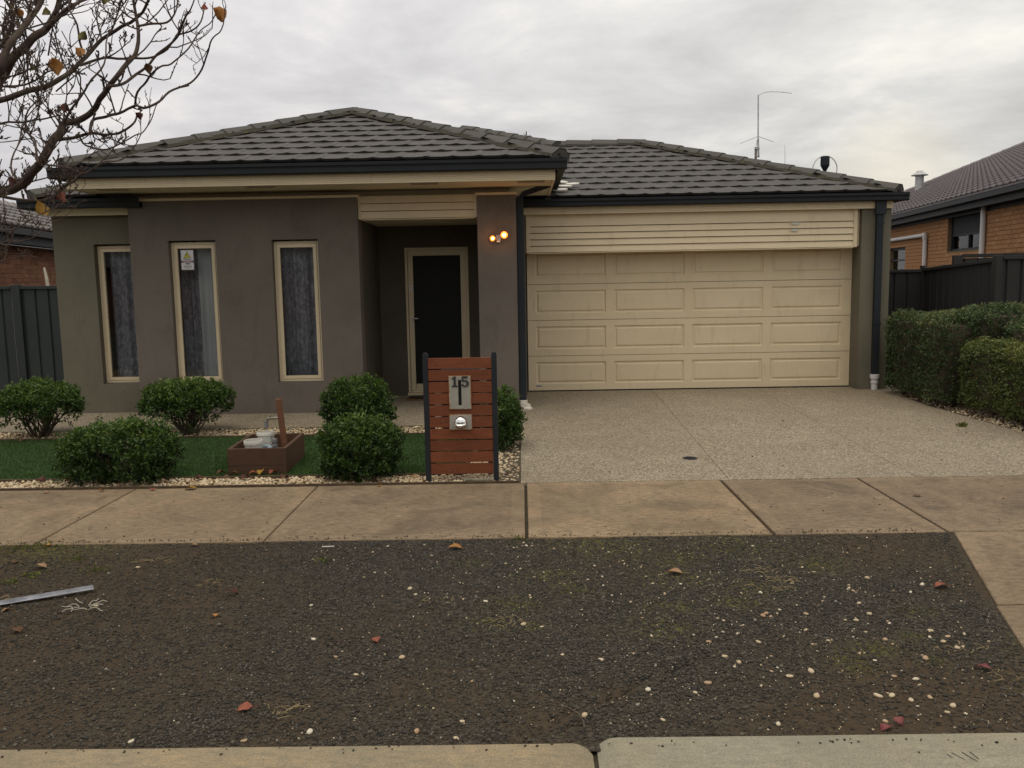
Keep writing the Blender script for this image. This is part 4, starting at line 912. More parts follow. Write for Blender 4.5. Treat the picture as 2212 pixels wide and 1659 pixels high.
# white offcuts on the garage roof
WP = thing('plastic_offcuts', (0.62, 12.3, 2.84), 'white plastic offcuts lying on the garage roof beside the raised eave', 'offcuts')
Tn = Matrix.Rotation(math.atan(S2), 4, 'X')
for (x, y, dz, w_, rz) in ((0.54, 12.14, 0.045, 0.24, 0.05), (0.62, 12.30, 0.05, 0.22, -0.1), (0.74, 12.36, 0.062, 0.20, 0.2), (0.60, 12.42, 0.075, 0.17, -0.5)):
    q = MB(); z = gz0 + S2 * (y - gy0) + dz
    q.prism([(w_ / 2 * math.cos(a), 0.045 * math.sin(a)) for a in np.linspace(0, 6.283, 17)[:-1]], lambda u, v, w: tuple(Matrix.Translation((x, y, z)) @ Tn @ Matrix.Rotation(rz, 4, 'Z') @ Vector((u, v, w))), 0, 0.022); q.build('strip', 'white_plastic', WP, bevel=0.003)

# aerials
AE = thing('radio_aerial', (4.30, 16.0, 3.3), 'tall thin vertical radio aerial with drooping radials and bent tip on the roof', 'antenna')
q = MB(); q.tube([(4.262, 16, 3.05), (4.262, 16, 3.90)], 0.022, 10); q.build('mast', 'pipe_old', AE)
q = MB(); q.tube([(4.315, 16, 3.72), (4.305, 16, 3.9), (4.300, 16, 4.05)], 0.017, 10); q.tube([(4.300, 16, 4.05), (4.290, 16, 4.81)], 0.012, 10); q.build('rod', 'aluminium', AE)
q = MB(); q.tube([(4.29, 16, 4.80), (4.40, 16, 4.852), (4.52, 16, 4.862), (4.70, 16, 4.852), (4.88, 16, 4.828)], 0.0045, 6); [q.lathe(x, 16, [(0, z - 0.010), (0.010, z), (0, z + 0.010)], 8) for x, z in ((4.46, 4.858), (4.53, 4.862), (4.70, 4.852), (4.74, 4.848), (4.88, 4.828))]; q.build('tip_wire', 'galvanised', AE)
for dx_, dy_, dz_ in ((-0.33, -0.05, -0.13), (0.29, 0.03, -0.10), (0.05, 0.3, -0.12)):
    q = MB(); q.tube([(4.298, 16, 4.09), (4.298 + dx_, 16 + dy_, 4.09 + dz_)], 0.0045, 6); q.build('radial', 'galvanised', AE)
q = MB(); q.box(4.245, 4.325, 15.97, 16.03, 3.86, 3.885); q.box(4.25, 4.325, 15.97, 16.03, 3.73, 3.75); q.build('clamp', 'galvanised', AE)
q = MB(); q.tube([(4.27, 15.98, 3.52), (4.30, 15.98, 3.56), (4.34, 15.98, 3.57), (4.375, 15.98, 3.54), (4.385, 15.98, 3.45)], 0.006, 6); q.build('cable', 'pipe_white', AE)
LA = thing('loop_antenna', (5.165, 15.0, 3.2), 'black cup shaped box aerial inside a white wire loop above the ridge', 'antenna')
Tf = Matrix.Translation((5.165, 15.0, 0))
q = MB(); q.lathe(0, 0, [(0.0, 3.585), (0.075, 3.58), (0.078, 3.57), (0.078, 3.43), (0.03, 3.345), (0.020, 3.32), (0.020, 3.20), (0.045, 3.17), (0.045, 2.9)], 8, Tf); q.build('box', 'dark_metal', LA)
q = MB(); q.tube([(5.165 + 0.205 * math.cos(a), 15.0, 3.375 + 0.215 * math.sin(a)) for a in np.linspace(-0.9, math.pi + 0.9, 36)], 0.010, 8); q.build('loop', 'pipe_white', LA, smooth=True)
WA = thing('whip_aerial', (4.80, 16.5, 3.1), 'hair thin whip aerial standing between the radio aerial and the loop', 'antenna')
q = MB(); q.tube([(4.95, 16.5, 3.1), (4.945, 16.5, 3.55), (4.93, 16.5, 4.0)], [0.006, 0.004, 0.002], 6); q.build('whip', 'wire_black', WA)
q = MB(); q.tube([(4.946, 16.5, 3.44), (4.945, 16.5, 3.50)], 0.009, 6); q.build('coil', 'wire_black', WA)
SA = thing('short_aerial', (0.13, 15.6, 3.95), 'tiny spike aerial with crossed wires poking over the middle ridge', 'antenna')
q = MB(); q.tube([(0.13, 15.6, 3.8), (0.13, 15.6, 4.19)], 0.010, 6); q.tube([(0.05, 15.6, 4.10), (0.21, 15.6, 4.12)], 0.004, 5); q.tube([(0.08, 15.5, 4.14), (0.18, 15.7, 4.10)], 0.004, 5); q.build('spike', 'wire_black', SA)

# ------------------------------------------------------------------ letterbox screen
LB = thing('letterbox', (-0.50, 6.86, -0.03), 'red stained slatted timber letterbox screen between two charcoal posts, number 15', 'letterbox')
for x in (-0.7785, -0.2285):
    q = MB(); q.box(x - 0.021, x + 0.021, 6.85, 6.892, -0.06, 1.022); q.prism([(x - 0.021, 1.0225), (x + 0.021, 1.0225), (x + 0.012, 1.036), (x - 0.012, 1.036)], lambda u, v, w: (u, w, v), 6.853, 6.889); q.build('post', 'dark_metal', LB, bevel=0.003)
zt = 0.992; hsl, gp = 0.0858, 0.0092
for i in range(10):
    z1 = zt - i * (hsl + gp); dzj = random.uniform(-0.0015, 0.0015); q = MB(); q.box(-0.7565, -0.2505, 6.853, 6.873, z1 - hsl + dzj, z1 + dzj); q.build('slat', 'timber_red', LB, bevel=0.002)
for x in (-0.735, -0.272):
    q = MB(); q.box(x - 0.02, x + 0.02, 6.8735, 6.89, 0.04, 0.985); q.build('batten', 'dark_metal', LB)
q = MB(); q.box(-0.66, -0.35, 6.8745, 7.13, 0.33, 0.90); q.build('mail_box', 'dark_metal', LB, bevel=0.004)
def plate(x0, x1, z0, z1, hole=None, y=6.842):
    n = 22; V_ = []; E_ = []; F_ = []
    xs_ = sorted(set(list(np.linspace(x0, x1, n)) + ([hole[0], hole[1]] if hole else []))); zs_ = sorted(set(list(np.linspace(z0, z1, 30)) + ([hole[2], hole[3]] if hole else [])))
    for z in zs_:
        for x in xs_:
            V_.append((x, y, z)); dmin = min(x - x0, x1 - x, z - z0, z1 - z); E_.append(max(0, 1 - dmin / 0.016) * 0.75)
    w_ = len(xs_)
    for j in range(len(zs_) - 1):
        for i in range(w_ - 1):
            mx_, mz_ = (xs_[i] + xs_[i + 1]) / 2, (zs_[j] + zs_[j + 1]) / 2
            if hole and hole[0] < mx_ < hole[1] and hole[2] < mz_ < hole[3]: continue
            a = j * w_ + i; F_.append((a, a + 1, a + 1 + w_, a + w_))
    o = np_mesh('plate', V_, F_, 'plate_grey', LB, attrs={'edge': E_}); sm = o.modifiers.new('thickness', 'SOLIDIFY'); sm.thickness = 0.003; sm.offset = -1 ; return o
P1 = plate(-0.596, -0.414, 0.578, 0.852, (-0.5185, -0.493, 0.612, 0.815)); P2 = plate(-0.598, -0.412, 0.412, 0.542)
q = MB(); q.box(-0.5184, -0.4931, 6.8485, 6.8515, 0.613, 0.814); q.build('slot', 'mesh_black', LB)
def numeral(strokes, name):
    q = MB()
    for st in strokes: q.prism(st, lambda u, v, w: (u, w, v), 6.8365, 6.8405)
    return q.build(name, 'numeral_dark', P1)
b_, t_ = 0.762, 0.848
numeral([[(-0.554, b_), (-0.536, b_), (-0.536, t_), (-0.549, t_), (-0.554, t_ - 0.006)], [(-0.570, b_), (-0.5542, b_), (-0.5542, b_ + 0.014), (-0.570, b_ + 0.011)], [(-0.5358, b_), (-0.521, b_), (-0.521, b_ + 0.011), (-0.5358, b_ + 0.014)], [(-0.571, t_ - 0.021), (-0.566, t_ - 0.026), (-0.5542, t_ - 0.018), (-0.5542, t_ - 0.003)]], 'numeral')
arc = []
c0x, c0z = -0.462, b_ + 0.026
outer = [(c0x + 0.031 * math.cos(a), c0z + 0.028 * math.sin(a)) for a in np.linspace(R(120), R(-160), 16)]; inner = [(c0x - 0.002 + 0.0125 * math.cos(a), c0z + 0.017 * math.sin(a)) for a in np.linspace(R(120), R(-150), 16)]
five = [[outer[i], outer[i + 1], inner[i + 1], inner[i]] for i in range(15)]
five += [[(-0.491, b_ + 0.044), (-0.476, b_ + 0.040), (-0.476, t_), (-0.487, t_)], [(-0.4758, t_ - 0.018), (-0.446, t_ - 0.020), (-0.440, t_), (-0.4758, t_)], [(-0.4758, b_ + 0.040), (-0.470, b_ + 0.042), (-0.470, b_ + 0.056), (-0.4758, b_ + 0.052)], [(c0x - 0.030, b_ + 0.012), (c0x - 0.018, b_ + 0.008), (c0x - 0.014, b_ + 0.018), (c0x - 0.026, b_ + 0.024)]]
numeral(five, 'numeral')
T = Matrix.Translation((-0.503, 6.842, 0.478)) @ Matrix.Rotation(R(90), 4, 'X')
q = MB(); q.lathe(0, 0, [(0.052, -0.002), (0.052, 0.028), (0.048, 0.046), (0.036, 0.060), (0.018, 0.068), (0.0, 0.070)], 28, T); CAP = q.build('newspaper_holder', 'chrome', LB, smooth=True)
q = MB(); q.prism([(0.056 * math.cos(a) , 0.056 * math.sin(a)) for a in np.linspace(R(175), R(365), 20)], lambda u, v, w: tuple(Vector((-0.506, 6.785, 0.470)) + Vector((u, v * 0.75, v * 0.22 + w))), 0, 0.006); q.build('lid', 'chrome', CAP, bevel=0.001)

PP = thing('loose_pipe', (-0.36, 6.80, -0.01), 'old grey brown plastic pipe length lying at the foot of the letterbox', 'pipe')
q = MB(); q.tube([(-0.475, 6.825, 0.008), (-0.345, 6.81, 0.008)], 0.016, 14); q.build('pipe', 'pipe_old', PP, smooth=True)
q = MB(); q.tube([(-0.352, 6.811, 0.009), (-0.330, 6.809, 0.009)], 0.024, 14); q.tube([(-0.330, 6.809, 0.009), (-0.255, 6.80, 0.009)], 0.021, 14); q.tube([(-0.262, 6.801, 0.009), (-0.248, 6.80, 0.009)], 0.026, 14); q.build('coupling', 'pipe_old', PP, smooth=True)

# ------------------------------------------------------------------ planter box, garden tap, buckets
T0 = Matrix.Translation((-2.285, 7.235, 0)) @ Matrix.Rotation(R(2.5), 4, 'Z')
PB = thing('planter_box', (-2.32, 7.6, 0), 'open brown timber planter box on the turf with buckets inside', 'planter')
LX, LY, HZ = 0.505, 0.74, 0.212
def pboard(name, x0, x1, y0, y1, z0, z1): q = MB(); q.box(x0, x1, y0, y1, z0, z1, T0); return q.build(name, 'timber_brown', PB, bevel=0.003)
for (z0, z1) in ((-0.01, 0.058), (0.061, HZ)):
    pboard('board', -LX / 2, LX / 2, 0, 0.032, z0, z1); pboard('board', -LX / 2, LX / 2, LY - 0.032, LY, z0, z1)
    pboard('board', -LX / 2, -LX / 2 + 0.032, 0.033, LY - 0.033, z0, z1); pboard('board', LX / 2 - 0.032, LX / 2, 0.033, LY - 0.033, z0, z1)
q = MB(); q.box(-LX / 2 + 0.033, LX / 2 - 0.033, 0.033, LY - 0.033, -0.01, 0.03, T0); q.build('soil_fill', 'soil', PB)
TP = thing('garden_tap', (-2.165, 7.55, 0.03), 'leaning brown timber post with a brass garden tap', 'tap')
q = MB(); Tp = Matrix.Translation((-2.135, 7.60, 0.03)) @ Matrix.Rotation(R(-4.6), 4, 'Y') @ Matrix.Rotation(R(12), 4, 'Z'); q.box(-0.026, 0.026, -0.022, 0.022, -0.01, 0.56, Tp); q.build('post', 'timber_post', TP, bevel=0.003)
tx, ty, tz = -2.205, 7.58, 0.420
q = MB(); q.tube([(tx + 0.02, ty, tz), (tx - 0.075, ty - 0.005, tz - 0.004)], 0.012, 10); q.tube([(tx - 0.07, ty - 0.005, tz), (tx - 0.080, ty - 0.005, tz - 0.012), (tx - 0.084, ty - 0.005, tz - 0.035)], 0.012, 10); q.tube([(tx - 0.05, ty - 0.005, tz), (tx - 0.05, ty - 0.005, tz + 0.022)], 0.006, 8); q.build('tap_body', 'brass', TP, smooth=True)
q = MB(); q.tube([(tx - 0.085, ty - 0.005, tz - 0.028), (tx - 0.087, ty - 0.005, tz - 0.080)], 0.018, 10); q.tube([(tx - 0.087, ty - 0.005, tz - 0.08), (tx - 0.088, ty - 0.005, tz - 0.102)], 0.008, 8); q.build('hose_fitting', 'grey_plastic', TP, smooth=True)
q = MB(); q.tube([(tx - 0.068, ty - 0.01, tz + 0.024), (tx - 0.032, ty, tz + 0.028)], 0.004, 6); q.build('tap_handle', 'brass', TP)
def bucket(x, y, z, h_, r0, r1, label, tilt=0.0):
    t = thing('bucket', (x, y, z), label, 'bucket', 'white buckets in the planter box'); T = Matrix.Translation((x, y, z)) @ Matrix.Rotation(tilt, 4, 'X')
    q = MB(); q.lathe(0, 0, [(0, 0), (r0, 0), (r1, h_ - 0.02), (r1 - 0.004, h_ - 0.02), (r0 - 0.003, 0.004), (0, 0.004)], 28, T); q.build('body', 'bucket', t, smooth=True)
    q = MB(); q.lathe(0, 0, [(r1 - 0.001, h_ - 0.034), (r1 + 0.006, h_ - 0.032), (r1 + 0.007, h_ - 0.012), (r1 + 0.003, h_), (r1 - 0.003, h_), (r1 - 0.004, h_ - 0.022)], 28, T); q.build('rim', 'white_plastic', t, smooth=True)
    q = MB(); q.lathe(0, 0, [(0, h_ * 0.55), (r1 - 0.012, h_ * 0.55)], 24, T); q.build('contents', 'soil', t)
bucket(-2.370, 7.43, 0.03, 0.222, 0.066, 0.075, 'smaller white bucket at the front of the planter, worn blue print', 0.04)
bucket(-2.312, 7.60, 0.03, 0.262, 0.060, 0.075, 'taller white bucket leaning behind the smaller one in the planter', -0.05)
FT = thing('plastic_fitting', (-2.205, 7.50, 0.03), 'grey ribbed plastic hose fitting standing beside the tap post', 'fitting')
q = MB(); q.lathe(-2.207, 7.50, [(0, 0.03), (0.024, 0.03), (0.024, 0.16), (0.028, 0.165), (0.028, 0.19), (0.022, 0.195), (0.022, 0.215), (0.027, 0.22), (0.026, 0.245), (0.012, 0.25), (0, 0.25)], 14); q.build('body', 'grey_plastic', FT, smooth=True)
FT = thing('plastic_bottle', (-2.26, 7.43, 0.03), 'clear bluish crumpled plastic lying between buckets and tap post', 'bottle')
simple('bottle_blue', (0.22, 0.28, 0.31), 0.25, 0.5, 0.3, 30)
q = MB(); q.tube([(-2.30, 7.43, 0.180), (-2.265, 7.43, 0.196), (-2.235, 7.44, 0.190), (-2.215, 7.45, 0.178)], [0.012, 0.02, 0.018, 0.01], 8); q.tube([(-2.24, 7.40, 0.182), (-2.21, 7.42, 0.186)], 0.014, 8); q.build('film', 'bottle_blue', FT)
q = MB(); q.box(-2.32, -2.18, 7.40, 7.46, 0.03, 0.17); q.build('filler_block', 'grey_plastic', FT)

# drain grate in the driveway
DG = thing('drain_grate', (1.473, 7.56, 0.0), 'small round black drain grate set in the driveway', 'drain')
q = MB(); q.lathe(1.473, 7.56, [(0.066, 0.0005), (0.066, 0.004), (0.055, 0.004), (0.055, 0.0005)], 28); q.build('rim', 'dark_metal', DG)
q = MB(); q.lathe(1.473, 7.56, [(0.055, 0.001), (0, 0.001)], 24); q.build('well', 'mesh_black', DG)
q = MB()
for i in range(-3, 4):
    w_ = math.sqrt(max(0, 0.055 ** 2 - (i * 0.014) ** 2)); q.box(1.473 - w_, 1.473 + w_, 7.56 + i * 0.014 - 0.003, 7.56 + i * 0.014 + 0.003, 0.0015, 0.0035)
q.build('grille', 'dark_metal', DG)

# ------------------------------------------------------------------ shrubs
def shrub(cx, cy, rx, ry, z0, z1, n, label, bare=0.0, stems=9, seed=0, square=2.6, tintoff=0.0, gap=None):
    rs = np.random.default_rng(seed + 50); rr_ = random.Random(seed)
    t = thing('shrub', (cx, cy, -0.03), label, 'shrub', 'clipped round shrubs in the pebble beds')
    cz, rz = (z0 + z1) / 2, (z1 - z0) / 2; ns = n // 14
    d = rs.normal(size=(ns * 3, 3)); d /= np.linalg.norm(d, axis=1, keepdims=True); d[:, 2] = np.where((d[:, 2] < -0.30) & (rs.uniform(0, 1, ns * 3) < 0.86), -d[:, 2] * 0.6, d[:, 2]) if bare > 0 else d[:, 2]
    d = d[:ns]; k_ = (np.abs(d) ** square).sum(1) ** (-1 / square)
    bump_ = np.array([mnoise.noise(Vector(tuple(a * 2.4 + seed * 3.1))) for a in d]); fine = np.array([mnoise.noise(Vector(tuple(a * 7 + seed))) for a in d])
    rad = k_ * (1 + 0.19 * bump_ + 0.12 * fine) * np.where(rs.uniform(0, 1, ns) < 0.55, rs.uniform(0.90, 1.02, ns), rs.uniform(0.5, 0.95, ns))
    P = d * rad[:, None] * np.array([rx, ry, rz]) + np.array([cx, cy, cz])
    if gap is not None:
        gx_, gz_, gr = gap; kk_ = ((P[:, 0] - gx_) ** 2 + (P[:, 2] - gz_) ** 2 > gr ** 2) | (P[:, 1] > cy); P, d = P[kk_], d[kk_]
    P = P[P[:, 2] > -0.01]; d = d[:len(P)]; ns = len(P)
    out_ = (P - np.array([cx, cy, cz])) / np.array([rx, ry, rz]); out_ /= np.linalg.norm(out_, axis=1, keepdims=True) + 1e-6
    ax_ = out_ * 0.6 + np.array([0, 0, 0.65]) + rs.normal(0, 0.35, (ns, 3)); ax_ /= np.linalg.norm(ax_, axis=1, keepdims=True)
    m_ = 14; tt = rs.uniform(0, 1, (ns, m_)); LP = P[:, None, :] + ax_[:, None, :] * (tt * 0.065)[..., None] + rs.normal(0, 0.009, (ns, m_, 3))
    LD = ax_[:, None, :] * 0.55 + rs.normal(0, 0.75, (ns, m_, 3)); LD /= np.linalg.norm(LD, axis=2, keepdims=True)
    LP, LD = LP.reshape(-1, 3), LD.reshape(-1, 3); nl = len(LP)
    V, F = leaves(LP, LD, rs.uniform(0.024, 0.042, nl), rs.uniform(0.013, 0.021, nl))
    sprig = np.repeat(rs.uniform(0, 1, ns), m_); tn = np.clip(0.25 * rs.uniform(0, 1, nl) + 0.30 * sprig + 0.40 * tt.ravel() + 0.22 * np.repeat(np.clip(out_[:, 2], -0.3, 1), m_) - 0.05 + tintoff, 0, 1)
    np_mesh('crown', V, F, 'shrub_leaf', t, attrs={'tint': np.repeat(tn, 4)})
    mb = MB(); base = Vector((cx, cy, -0.05))
    for i in range(stems):
        a = rr_.uniform(0, 6.28); b = Vector((cx + rr_.uniform(-.05, .05), cy + rr_.uniform(-.05, .05), -0.05)); tgt = Vector((cx + math.cos(a) * rx * rr_.uniform(.35, .95), cy + math.sin(a) * ry * rr_.uniform(.3, .8), cz + rz * rr_.uniform(-0.25, 0.6)))
        mid = b.lerp(tgt, 0.45) + Vector((rr_.uniform(-.03, .03), rr_.uniform(-.03, .03), -0.035)); pts = [b, b.lerp(mid, 0.5) + Vector((0, 0, -0.01)), mid, mid.lerp(tgt, 0.5) + Vector((rr_.uniform(-.02, .02), 0, 0.01)), tgt]
        mb.tube(pts, [0.012, 0.010, 0.008, 0.006, 0.003], 6)
        for j in range(5):
            p = pts[2].lerp(tgt, rr_.random()); e_ = p + Vector((rr_.uniform(-.14, .14), rr_.uniform(-.12, .12), rr_.uniform(0.0, .16))); mb.tube([p, p.lerp(e_, 0.5) + Vector((0, 0, -.012)), e_], [0.005, 0.004, 0.002], 5)
    mb.build('stems', 'stem_brown', t)
    return t
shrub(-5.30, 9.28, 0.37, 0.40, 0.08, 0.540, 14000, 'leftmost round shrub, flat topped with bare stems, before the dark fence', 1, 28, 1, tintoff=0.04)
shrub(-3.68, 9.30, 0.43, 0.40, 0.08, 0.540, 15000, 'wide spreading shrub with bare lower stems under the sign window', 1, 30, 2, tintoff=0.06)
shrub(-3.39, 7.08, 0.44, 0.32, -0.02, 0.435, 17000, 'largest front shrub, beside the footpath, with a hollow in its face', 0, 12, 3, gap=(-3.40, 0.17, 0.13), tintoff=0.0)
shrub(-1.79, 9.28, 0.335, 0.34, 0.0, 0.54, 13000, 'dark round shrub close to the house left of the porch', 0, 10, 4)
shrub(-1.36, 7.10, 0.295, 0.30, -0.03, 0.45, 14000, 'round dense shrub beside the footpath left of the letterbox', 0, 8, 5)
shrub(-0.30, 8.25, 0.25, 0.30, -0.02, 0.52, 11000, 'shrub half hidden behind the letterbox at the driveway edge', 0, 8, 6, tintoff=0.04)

# ------------------------------------------------------------------ clipped hedges
def hedge(x0, x1, y0, y1, z1, n, label, mat='hedge_leaf', seed=0, round_=0.16, z0=0.05, wob=0.05):
    rs = np.random.default_rng(seed + 90); t = thing('hedge', ((x0 + x1) / 2, (y0 + y1) / 2, -0.04), label, 'hedge', 'clipped hedges along the driveway')
    cx, cy, cz = (x0 + x1) / 2, (y0 + y1) / 2, (z0 + z1) / 2; hx_, hy_, hz_ = (x1 - x0) / 2, (y1 - y0) / 2, (z1 - z0) / 2; ns = n // 10
    areas = np.array([hx_ * hy_, hx_ * hz_ * 1.0, hx_ * hz_, hy_ * hz_, hy_ * hz_]); face = rs.choice(5, ns, p=areas / areas.sum()); u = rs.uniform(-1, 1, ns); v = rs.uniform(-1, 1, ns)
    P = np.zeros((ns, 3)); N = np.zeros((ns, 3))
    for f_, (a, s_) in enumerate(((2, 1), (1, -1), (1, 1), (0, -1), (0, 1))):
        k_ = face == f_; o_ = [i for i in range(3) if i != a]; P[k_, a] = s_; P[k_, o_[0]] = u[k_]; P[k_, o_[1]] = v[k_]; N[k_, a] = s_
    H = np.array([hx_, hy_, hz_]); Q = P * H; inner = np.clip(Q, -(H - round_), H - round_); dlt = Q - inner; ln = np.linalg.norm(dlt, axis=1, keepdims=True); ok = ln[:, 0] > 1e-6
    Q[ok] = inner[ok] + dlt[ok] / ln[ok] * round_; N[ok] = dlt[ok] / ln[ok]
    W = Q + np.array([cx, cy, cz]); wb = np.array([mnoise.noise(Vector(tuple(a * 2.3 + seed))) + 0.6 * mnoise.noise(Vector(tuple(a * 6.0 + seed))) for a in W])
    W += N * (wob * wb)[:, None] - N * (rs.exponential(0.022, ns))[:, None]
    ax_ = N * 0.7 + np.array([0, 0, 0.4]) + rs.normal(0, 0.4, (ns, 3)); ax_ /= np.linalg.norm(ax_, axis=1, keepdims=True); m_ = 10; tt = rs.uniform(0, 1, (ns, m_))
    LP = W[:, None, :] + ax_[:, None, :] * (tt * 0.055)[..., None] + rs.normal(0, 0.010, (ns, m_, 3)); LD = ax_[:, None, :] * 0.5 + rs.normal(0, 0.8, (ns, m_, 3)); LD /= np.linalg.norm(LD, axis=2, keepdims=True)
    LP, LD = LP.reshape(-1, 3), LD.reshape(-1, 3); nl = len(LP); V, F = leaves(LP, LD, rs.uniform(0.020, 0.034, nl), rs.uniform(0.012, 0.019, nl))
    patch = np.repeat(np.array([mnoise.noise(Vector(tuple(a * 1.7 + 5))) for a in W]), m_); lit_top = np.repeat((W[:, 2] > z1 - 0.12) * 0.24, m_)  # light falling on the hedge top is put into the leaf tint
    tn = np.clip(0.36 * rs.uniform(0, 1, nl) + 0.22 * np.repeat(rs.uniform(0, 1, ns), m_) + 0.30 * tt.ravel() + 0.3 * patch + lit_top, 0, 0.97); tn[rs.uniform(0, 1, nl) < 0.004] = 1
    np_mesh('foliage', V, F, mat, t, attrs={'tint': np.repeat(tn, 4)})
    mb = MB(); mb.box(x0 + 0.10, x1 - 0.10, y0 + 0.10, y1 - 0.10, z0 + 0.02, z1 - 0.10); mb.build('inner_twigs', 'stem_brown', t)
    mb = MB()
    for i in range(int((y1 - y0) * 6)):
        yy_ = y0 + 0.12 + i / 6; xx_ = cx + rs.uniform(-.1, .1); mb.tube([(xx_, yy_, -0.06), (xx_ + rs.uniform(-.04, .04), yy_, z0 + 0.05)], 0.014, 6)
    mb.build('stems', 'stem_brown', t); return t
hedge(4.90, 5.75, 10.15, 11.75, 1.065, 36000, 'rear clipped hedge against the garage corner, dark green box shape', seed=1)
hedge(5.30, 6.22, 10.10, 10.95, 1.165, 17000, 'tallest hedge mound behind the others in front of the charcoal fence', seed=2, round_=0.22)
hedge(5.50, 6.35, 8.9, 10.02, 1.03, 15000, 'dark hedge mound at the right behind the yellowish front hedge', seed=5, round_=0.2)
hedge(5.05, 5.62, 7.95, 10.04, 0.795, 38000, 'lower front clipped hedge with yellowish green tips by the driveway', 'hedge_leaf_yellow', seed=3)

# ------------------------------------------------------------------ fences
def ribbed(x0, x1, y, z0, z1, name, mat, parent, T=None, pitch=0.19, dep=0.022, zt1=None, first=0.0):
    """pressed steel sheet: flat pans with narrow ribs"""
    pts = []; x = x0 + first; pts.append((x0, 0))
    while x < x1 - 0.06: pts += [(x, 0), (x + 0.012, dep), (x + 0.030, dep), (x + 0.042, 0)]; x += pitch
    pts.append((x1, 0)); pts = [p for i, p in enumerate(pts) if i == 0 or p[0] > pts[i - 1][0] + 1e-5 or p[1] != pts[i - 1][1]]
    mb = MB()
    for (a, da), (b, db) in zip(pts[:-1], pts[1:]):
        ta = z1 + ((zt1 - z1) * (a - x0) / (x1 - x0) if zt1 else 0); tb = z1 + ((zt1 - z1) * (b - x0) / (x1 - x0) if zt1 else 0)
        P = [(a, y + da, z0), (b, y + db, z0), (b, y + db, tb), (a, y + da, ta)]
        if T: P = [tuple(T @ Vector(p)) for p in P]
        mb.face(P)
    return mb.build(name, mat, parent)
def fence_run(parent, A, B_, zA, zB, mat, npan, posts=(True, True), z0=-0.05, railh=0.045, postup=0.0):
    A, B_ = Vector((*A, 0)), Vector((*B_, 0)); d = B_ - A; L = d.length; ang = math.atan2(d.y, d.x); T = Matrix.Translation(A) @ Matrix.Rotation(ang, 4, 'Z')
    for i in range(npan):
        a, b = L * i / npan + 0.028, L * (i + 1) / npan - 0.028; za_, zb_ = zA + (zB - zA) * a / L, zA + (zB - zA) * b / L
        k_ = max(1, round((b - a) / 0.78))
        for j in range(k_):
            aa, bb = a + (b - a) * j / k_, a + (b - a) * (j + 1) / k_; ribbed(aa, bb, 0, z0 + 0.03, za_ - 0.02 + (zb_ - za_) * j / k_, 'sheet', mat, parent, T, zt1=za_ - 0.02 + (zb_ - za_) * (j + 1) / k_, first=0.03)
        q = MB(); q.prism([(a, za_ - railh), (b, zb_ - railh), (b, zb_), (a, za_)], lambda u, v, w: tuple(T @ Vector((u, w, v))), -0.028, 0.03); q.build('top_rail', mat, parent, bevel=0.003)
        q = MB(); q.box(a, b, -0.024, 0.026, z0, z0 + 0.05, T); q.build('bottom_rail', mat, parent)
    for i in range(npan + 1):
        if (i == 0 and not posts[0]) or (i == npan and not posts[1]): continue
        x = L * i / npan; z = zA + (zB - zA) * i / npan + 0.012 + postup; q = MB(); q.box(x - 0.0275, x + 0.0275, -0.034, 0.036, z0, z, T); q.build('post', mat, parent, bevel=0.004)
LF = thing('steel_fence', (-7.2, 12.3, -0.05), 'blue grey ribbed steel fence at the left side of the house', 'fence')
fence_run(LF, (-7.19, 12.3), (-5.90, 12.3), 1.645, 1.630, 'fence_blue', 1, (True, False)); fence_run(LF, (-9.55, 12.3), (-7.245, 12.3), 1.660, 1.645, 'fence_blue', 1, (True, False))
q = MB(); q.box(-7.25, -7.13, 12.262, 12.34, -0.05, 1.662); q.build('post', 'fence_blue', LF, bevel=0.006)
RF = thing('steel_fence', (6.0, 12.0, -0.05), 'charcoal ribbed steel fence stepping forward behind the hedges at right', 'fence')
fence_run(RF, (5.08, 13.0), (5.96, 13.0), 1.655, 1.655, 'fence_grey', 1, (False, True), postup=0.04)
fence_run(RF, (5.968, 13.03), (6.02, 11.13), 1.665, 1.765, 'fence_grey', 1, (False, True), postup=0.0)
fence_run(RF, (6.06, 11.1), (8.4, 11.1), 1.795, 1.795, 'fence_grey', 1, (False, True))
q = MB(); q.box(5.985, 6.065, 11.05, 11.13, -0.05, 1.800); q.build('post', 'fence_grey', RF, bevel=0.006)
NF = thing('steel_gate', (6.4, 12.2, 0), 'charcoal steel gate top showing above the right hand fence', 'gate')
q = MB(); q.box(6.02, 6.14, 12.2, 12.26, 1.2, 1.835); q.build('post', 'fence_grey', NF, bevel=0.004)
q = MB(); q.box(6.145, 9.0, 12.2, 12.24, 1.80, 1.85); q.build('rail', 'fence_grey', NF, bevel=0.003)
ribbed(6.145, 9.0, 12.215, 1.0, 1.79, 'sheet', 'fence_grey', NF)
